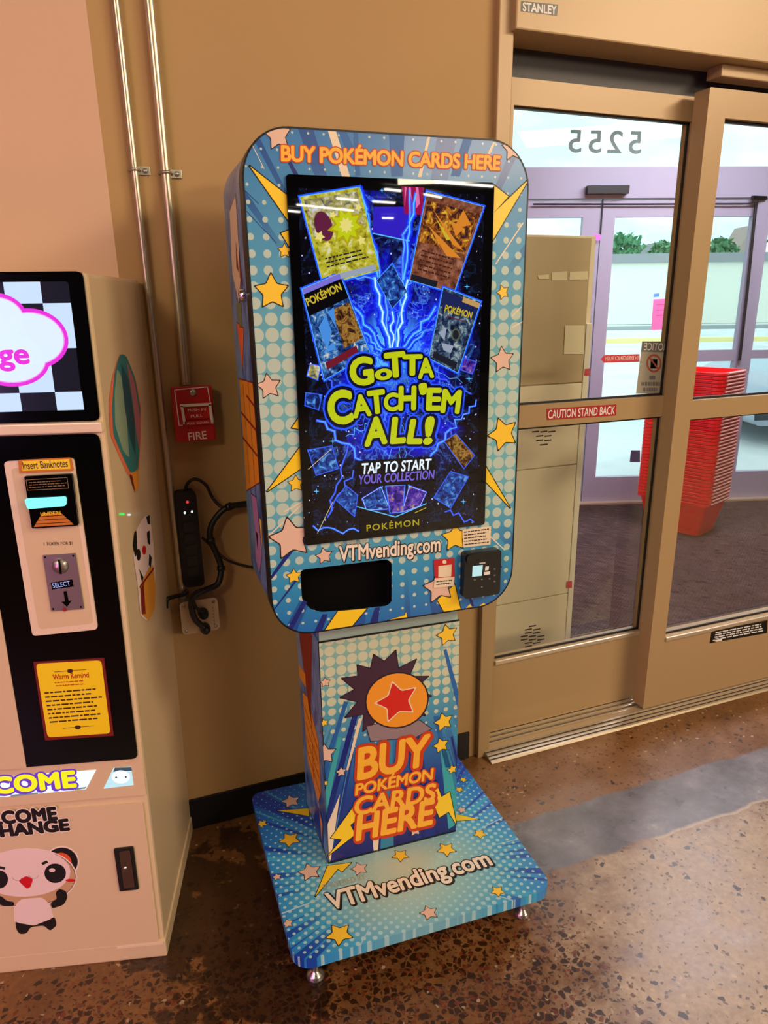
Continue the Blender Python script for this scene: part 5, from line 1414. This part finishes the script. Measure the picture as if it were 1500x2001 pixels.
h2 = Pad(hn, (0, PY-0.0122, 0), VX, VZ); h3 = Pad(hn, (0, PY-0.0043, 0), VX, VZ)
h3.text('PUSH IN', (367, 804), (402, 802), (367, 799), STK, 1); h3.text('PULL', (373, 816), (396, 814), (373, 811), STK, 1); h2.text('PULL DOWN', (366, 830), (408, 827), (366, 826), STK, 1)
hn.build('pull_handle', pstn, label='white pull handle')
kl = MB(); kl.lathe([(0, 0.006), (0.005, 0.006), (0.009, 0.004), (0.0095, 0)], STEEL, (pb.W(377, 767)[0], PY, pb.W(377, 767)[2]), (0, -1, 0), 16); kl.build('key_lock', pstn, label='small steel key lock')

# power strip hung beside the pipe
strip = empty('power_strip', (-0.37, 0, 0.75), label='black upright power strip with small red and white lights', cat='power strip')
SY = -0.034
s0 = Pad(MB(), (0, SY, 0), VX, VZ)
q = [s0.px(*c) for c in ((358, 1150), (402, 1145), (381, 960), (344, 963))]
xs0 = (q[0][0]+q[3][0])/2; xs1 = (q[1][0]+q[2][0])/2; zs0 = q[0][1]; zs1 = q[3][1]
b0 = MB(); SBLK = mat('matte_black_strip', rgb(12, 11, 11), 0.5)
b0.prism([rrect(xs0, zs0, xs1, zs1, 0.012, 5)], (0, SY, 0), VX, VZ, -VY, 0.033, SBLK)
nso = 6
for i in range(nso):
    zc_ = zs1-0.062-i*(zs1-zs0-0.075)/nso
    b0.prism([rrect((xs0+xs1)/2-0.014, zc_-0.012, (xs0+xs1)/2+0.014, zc_+0.012, 0.005, 3)], (0, SY-0.0015, 0), VX, VZ, -VY, 0.0014, BLACK)
b0.build('strip_body', strip)
b0 = MB(); l0 = Pad(b0, (0, SY-0.0021, 0), VX, VZ)
l0.ell((366, 981), 3, 3, lit('red_led', 230, 50, 50), 1, n=12)
b0.build('red_light', strip, label='small red indicator light')
for xx, yy in ((361, 1002), (375, 1000)):
    b0 = MB(); Pad(b0, (0, SY-0.0021, 0), VX, VZ).ell((xx, yy), 2.4, 2.8, lit('white', 255, 255, 255), 1, n=12); b0.build('white_light', strip, label='small white indicator light')
# outlet box
ob = empty('outlet_box', (-0.39, 0, 0.62), label='metal outlet box with round black plugs at the pipe end', cat='outlet')
OY = -0.050
o0 = Pad(MB(), (0, OY, 0), VX, VZ)
q = [o0.px(*c) for c in ((357, 1243), (430, 1228), (424, 1165), (350, 1180))]
xo0 = (q[0][0]+q[3][0])/2; xo1 = (q[1][0]+q[2][0])/2; zo0 = (q[0][1]+q[1][1])/2; zo1 = (q[2][1]+q[3][1])/2
OPL = mat('outlet_plate_metal', rgb(206, 184, 148), 0.35, 0.5)
b0 = MB(); b0.box((xo0+0.002, OY+0.003, zo0+0.002), (xo1-0.002, -0.0004, zo1-0.002), STRAP, bev=0.004); b0.build('box_body', ob)
b0 = MB(); b0.prism([rrect(xo0, zo0, xo1, zo1, 0.012, 4)], (0, OY, 0), VX, VZ, -VY, 0.0025, OPL); 
for xx, zz in ((xo0+0.011, zo1-0.011), (xo1-0.011, zo1-0.011), (xo0+0.011, zo0+0.011), (xo1-0.011, zo0+0.011)): b0.lathe([(0, 0.003), (0.004, 0.0025), (0.005, 0)], STEEL, (xx, OY, zz), (0, -1, 0), 10)
o1 = Pad(b0, (0, OY-0.0003, 0), VX, VZ); o1.bars([(414, 1184), (417, 1184), (421, 1222), (418, 1222)], 6, GOLDP, 1, 0.5, 3)
b0.build('cover_plate', ob)
plugs = []
for xx, yy in ((396, 1197), (400, 1226)):
    c = o0.W(xx, yy)
    b0 = MB(); b0.lathe([(0, 0.030), (0.008, 0.030), (0.012, 0.022), (0.0145, 0.012), (0.0145, 0.0)], BLACK, c, (0, -1, 0), 18)
    b0.build('plug', label='round black plug in the %s socket of the outlet box' % ('upper' if yy < 1210 else 'lower'), cat='plug')
    plugs.append(c)
# cables
CABL = mat('black_cable', rgb(14, 13, 13), 0.45)
def cable(pts, r, label, ys=-0.03):
    """pts: photograph points with their distance off the wall"""
    ctrl = []
    for x, y, d in pts:
        pd = Pad(MB(), (0, -d, 0), VX, VZ); ctrl.append(pd.W(x, y))
    return cable3(ctrl, r, label)
def spline(P, n=10):
    out = []
    for i in range(len(P)-1):
        p0, p1, p2, p3 = P[max(i-1, 0)], P[i], P[i+1], P[min(i+2, len(P)-1)]
        for j in range(n):
            t = j/n
            out.append(0.5*((2*p1)+(p2-p0)*t+(2*p0-5*p1+4*p2-p3)*t*t+(3*p1-p0-3*p2+p3)*t**3))
    out.append(P[-1]); return out
def cable3(ctrl, r, label):
    mb = MB(); mb.tube(spline([Vector(c) for c in ctrl]), r, CABL, 8)
    return mb.build('power_cable', label=label, cat='cable')
cable([(362, 962, 0.018), (366, 945, 0.02), (382, 936, 0.026), (402, 948, 0.03), (416, 974, 0.03), (436, 992, 0.04), (462, 984, 0.07), (494, 980, 0.13)], 0.0042, 'thin black cable arching out of the top of the power strip to the kiosk')
b0 = MB()
cp_ = []
for x, y, d in ((500, 984, 0.13), (470, 986, 0.08), (448, 990, 0.05), (428, 1004, 0.045), (412, 1030, 0.045), (412, 1056, 0.045), (424, 1084, 0.045), (432, 1110, 0.05), (426, 1140, 0.06), (404, 1152, 0.07), (384, 1160, 0.075), (374, 1178, 0.085), (380, 1208, 0.086), (398, 1226, 0.084)):
    cp_.append(Pad(MB(), (0, -d, 0), VX, VZ).W(x, y))
main = cable3(cp_, 0.0082, 'thick black bundled cable looping between the kiosk and the outlet box')
for i in (2, 5, 7):
    c = cp_[i]; d = (cp_[i+1]-cp_[i-1]).normalized()
    b0 = MB(); b0.lathe([(0.0086, -0.006), (0.0108, -0.006), (0.0108, 0.006), (0.0086, 0.006)], BLACK, c, tuple(d), 14); o_ = b0.build('cable_tie', main)
cable([(394, 1050, 0.03), (412, 1066, 0.034), (440, 1092, 0.05), (470, 1104, 0.09), (500, 1109, 0.13)], 0.0036, 'thin black cable crossing from the power strip to the lower flank of the kiosk')
cable([(398, 1196, 0.082), (384, 1188, 0.09), (378, 1170, 0.095), (392, 1158, 0.09), (414, 1150, 0.08)], 0.0050, 'black cable curling up from the upper plug at the outlet box')
cable([(366, 1154, 0.022), (356, 1162, 0.03), (340, 1166, 0.04), (326, 1172, 0.05), (324, 1188, 0.055)], 0.0060, 'short black cable end poking out left of the outlet box')

# ================================================================== things inside the vestibule
CBM = mat('beige_locker_paint', rgb(240, 226, 190), 0.4)
CBS = mat('beige_locker_edge', rgb(234, 226, 200), 0.4); SLOT = mat('dark_slot', rgb(58, 44, 40), 0.7)
CYF = 0.42
cbp = Pad(MB(), (0, CYF, 0), VX, VZ)
cxr = (cbp.px(1166, 470)[0]+cbp.px(1126, 1100)[0])/2; cxl = 0.62; czt = cbp.px(1100, 459)[1]
cab = empty('locker_cabinet', ((cxl+cxr)/2, CYF+0.2, 0.006), label='tall beige metal locker cabinet behind the left glass', cat='cabinet')
WM[cab] = Matrix.Translation(((cxl+cxr)/2, CYF+0.2, 0.006))
c_ = MB(); c_.box((cxl, CYF+0.012, 0.006), (cxr, CYF+0.40, czt), CBM, bev=0.004); c_.build('cabinet_body', cab)
CBU = mat('shaded_locker_door', rgb(196, 174, 132), 0.35)  # darker locker paint: shade painted into the upper door
zsplit = [0.012, cbp.px(1060, 1168)[1], cbp.px(1060, 914)[1], cbp.px(1060, 752)[1], czt-0.006]
for i in range(4):
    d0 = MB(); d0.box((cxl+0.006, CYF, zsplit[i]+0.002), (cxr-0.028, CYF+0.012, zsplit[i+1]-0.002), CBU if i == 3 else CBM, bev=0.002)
    dd = Pad(d0, (0, CYF-0.0003, 0), VX, VZ)
    def louvre(rows, cx0, y0, dy, tilt):
        for k_, (n_, half) in enumerate(rows):
            for j in range(n_):
                xx = cx0+(j-(n_-1)/2)*half*2.3; yy = y0+k_*dy
                dd.poly([(xx-half, yy+tilt), (xx+half, yy-tilt), (xx+half, yy-tilt+2.6), (xx-half, yy+tilt+2.6)], SLOT, 1)
    if i == 0: louvre([(1, 7), (2, 7), (2, 7), (3, 7), (3, 7), (2, 7), (2, 7), (1, 8)], 1040, 1222, 6.6, 1.2)
    if i == 2: louvre([(3, 7), (2, 7), (2, 7), (1, 8)], 1062, 842, 8.5, 0.8)
    d0.build('cabinet_door', cab)
d0 = MB(); d0.box((cxr-0.026, CYF-0.002, 0.012), (cxr-0.001, CYF+0.012, czt-0.3), CBS, bev=0.002); d0.build('edge_strip', cab, label='pale edge strip')
for x, y in ((1147, 727), (1112, 1142)):
    d0 = MB(); dd = Pad(d0, (0, CYF-0.0026, 0), VX, VZ)
    dd.poly([(x-5, y-6), (x+5, y-7), (x+5, y+7), (x-6, y+7)], mat('red_tape', rgb(206, 70, 80), 0.5), 1); d0.build('red_tape', cab, label='small red tape square')
PALE = mat('pale_paper', rgb(236, 222, 180), 0.6)
for q in ([(1050, 538), (1072, 536), (1072, 545), (1052, 545)], [(1078, 532), (1108, 530), (1108, 548), (1078, 548)], [(1113, 531), (1148, 530), (1148, 546), (1112, 547)], [(1104, 636), (1142, 636), (1140, 692), (1101, 692)]):
    d0 = MB(); dd = Pad(d0, (0, CYF-0.0026, 0), VX, VZ); dd.poly(q, PALE, 1); d0.build('paper_label', cab, label='pale paper label')

# stack of red shopping baskets
BRED = mat('basket_red', rgb(244, 12, 22), 0.35); BHND = mat('basket_pale_handle', rgb(236, 176, 170), 0.4)
NB = 38
def basket_parts():
    a = MB(); wt, dt, wb_, db, h = 0.235, 0.165, 0.185, 0.118, 0.235
    def loop(z, w, d, r=0.03): return [(x, y, z) for x, y in rrect(-w, -d, w, d, r, 4)]
    rings = [loop(0.0, wb_, db), loop(h*0.5, (wt+wb_)/2, (dt+db)/2), loop(h, wt, dt), loop(h, wt+0.012, dt+0.012), loop(h-0.018, wt+0.012, dt+0.012), loop(h-0.018, wt+0.002, dt+0.002)]
    inner = [loop(h, wt-0.004, dt-0.004), loop(h*0.5, (wt+wb_)/2-0.004, (dt+db)/2-0.004), loop(0.004, wb_-0.004, db-0.004)]
    n = len(rings[0])
    vs = [p for r_ in rings for p in r_]; fs = []
    for i in range(len(rings)-1):
        for k in range(n): fs.append((i*n+k, i*n+(k+1) % n, (i+1)*n+(k+1) % n, (i+1)*n+k))
    fs.append(tuple(range(n))[::-1])
    a.add(vs, fs, BRED)
    vs = [p for r_ in [rings[2]]+inner for p in r_]; fs = []
    for i in range(len(inner)):
        for k in range(n): fs.append((i*n+k, (i+1)*n+k, (i+1)*n+(k+1) % n, i*n+(k+1) % n))
    fs.append(tuple(range(3*n, 4*n)))
    a.add(vs, fs, BRED)
    hs_ = []
    for s in (-1, 1):
        b = MB(); z = h-0.004
        b.tube([(s*(wt+0.018), -dt*0.75, z), (s*(wt+0.020), -dt*0.3, z), (s*(wt+0.020), dt*0.3, z), (s*(wt+0.018), dt*0.75, z)], 0.0072, BHND, 6)
        b.tube([(-wt*0.80, s*(dt+0.017), z), (0, s*(dt+0.018), z), (wt*0.80, s*(dt+0.017), z)], 0.0045, BRED, 6)
        hs_.append(b)
    return a, hs_
basA, basH = basket_parts()
BC = PO and Vector((3.02, 1.80, 0.006)); BRZ = math.radians(-68.7)
zst = 0.0
protoB = None
for i in range(NB):
    loc = BC+Vector((0, 0, i*0.0222)); rz = BRZ+math.radians(0.5*math.sin(i*2.1))
    if protoB is None:
        protoB = empty('shopping_basket', loc, rz, cat='basket', group='red shopping baskets stacked in the vestibule')
        keep = WM[protoB]; WM[protoB] = Matrix()
        kids = [basA.build('basket_shell', protoB)] + [h_.build('handle', protoB) for h_ in basH]
        WM[protoB] = keep
        bsk = protoB
    else:
        bsk = protoB.copy(); COL.objects.link(bsk); bsk.location = loc; bsk.rotation_euler = (0, 0, rz)
        for kd in kids:
            c = kd.copy(); COL.objects.link(c); c.parent = bsk
    bsk['label'] = 'red shopping basket on the carpet, lowest of its stack' if i == 0 else 'red shopping basket on top of its stack in the vestibule' if i == NB-1 else 'red shopping basket nested within the tall stack beyond the glass'
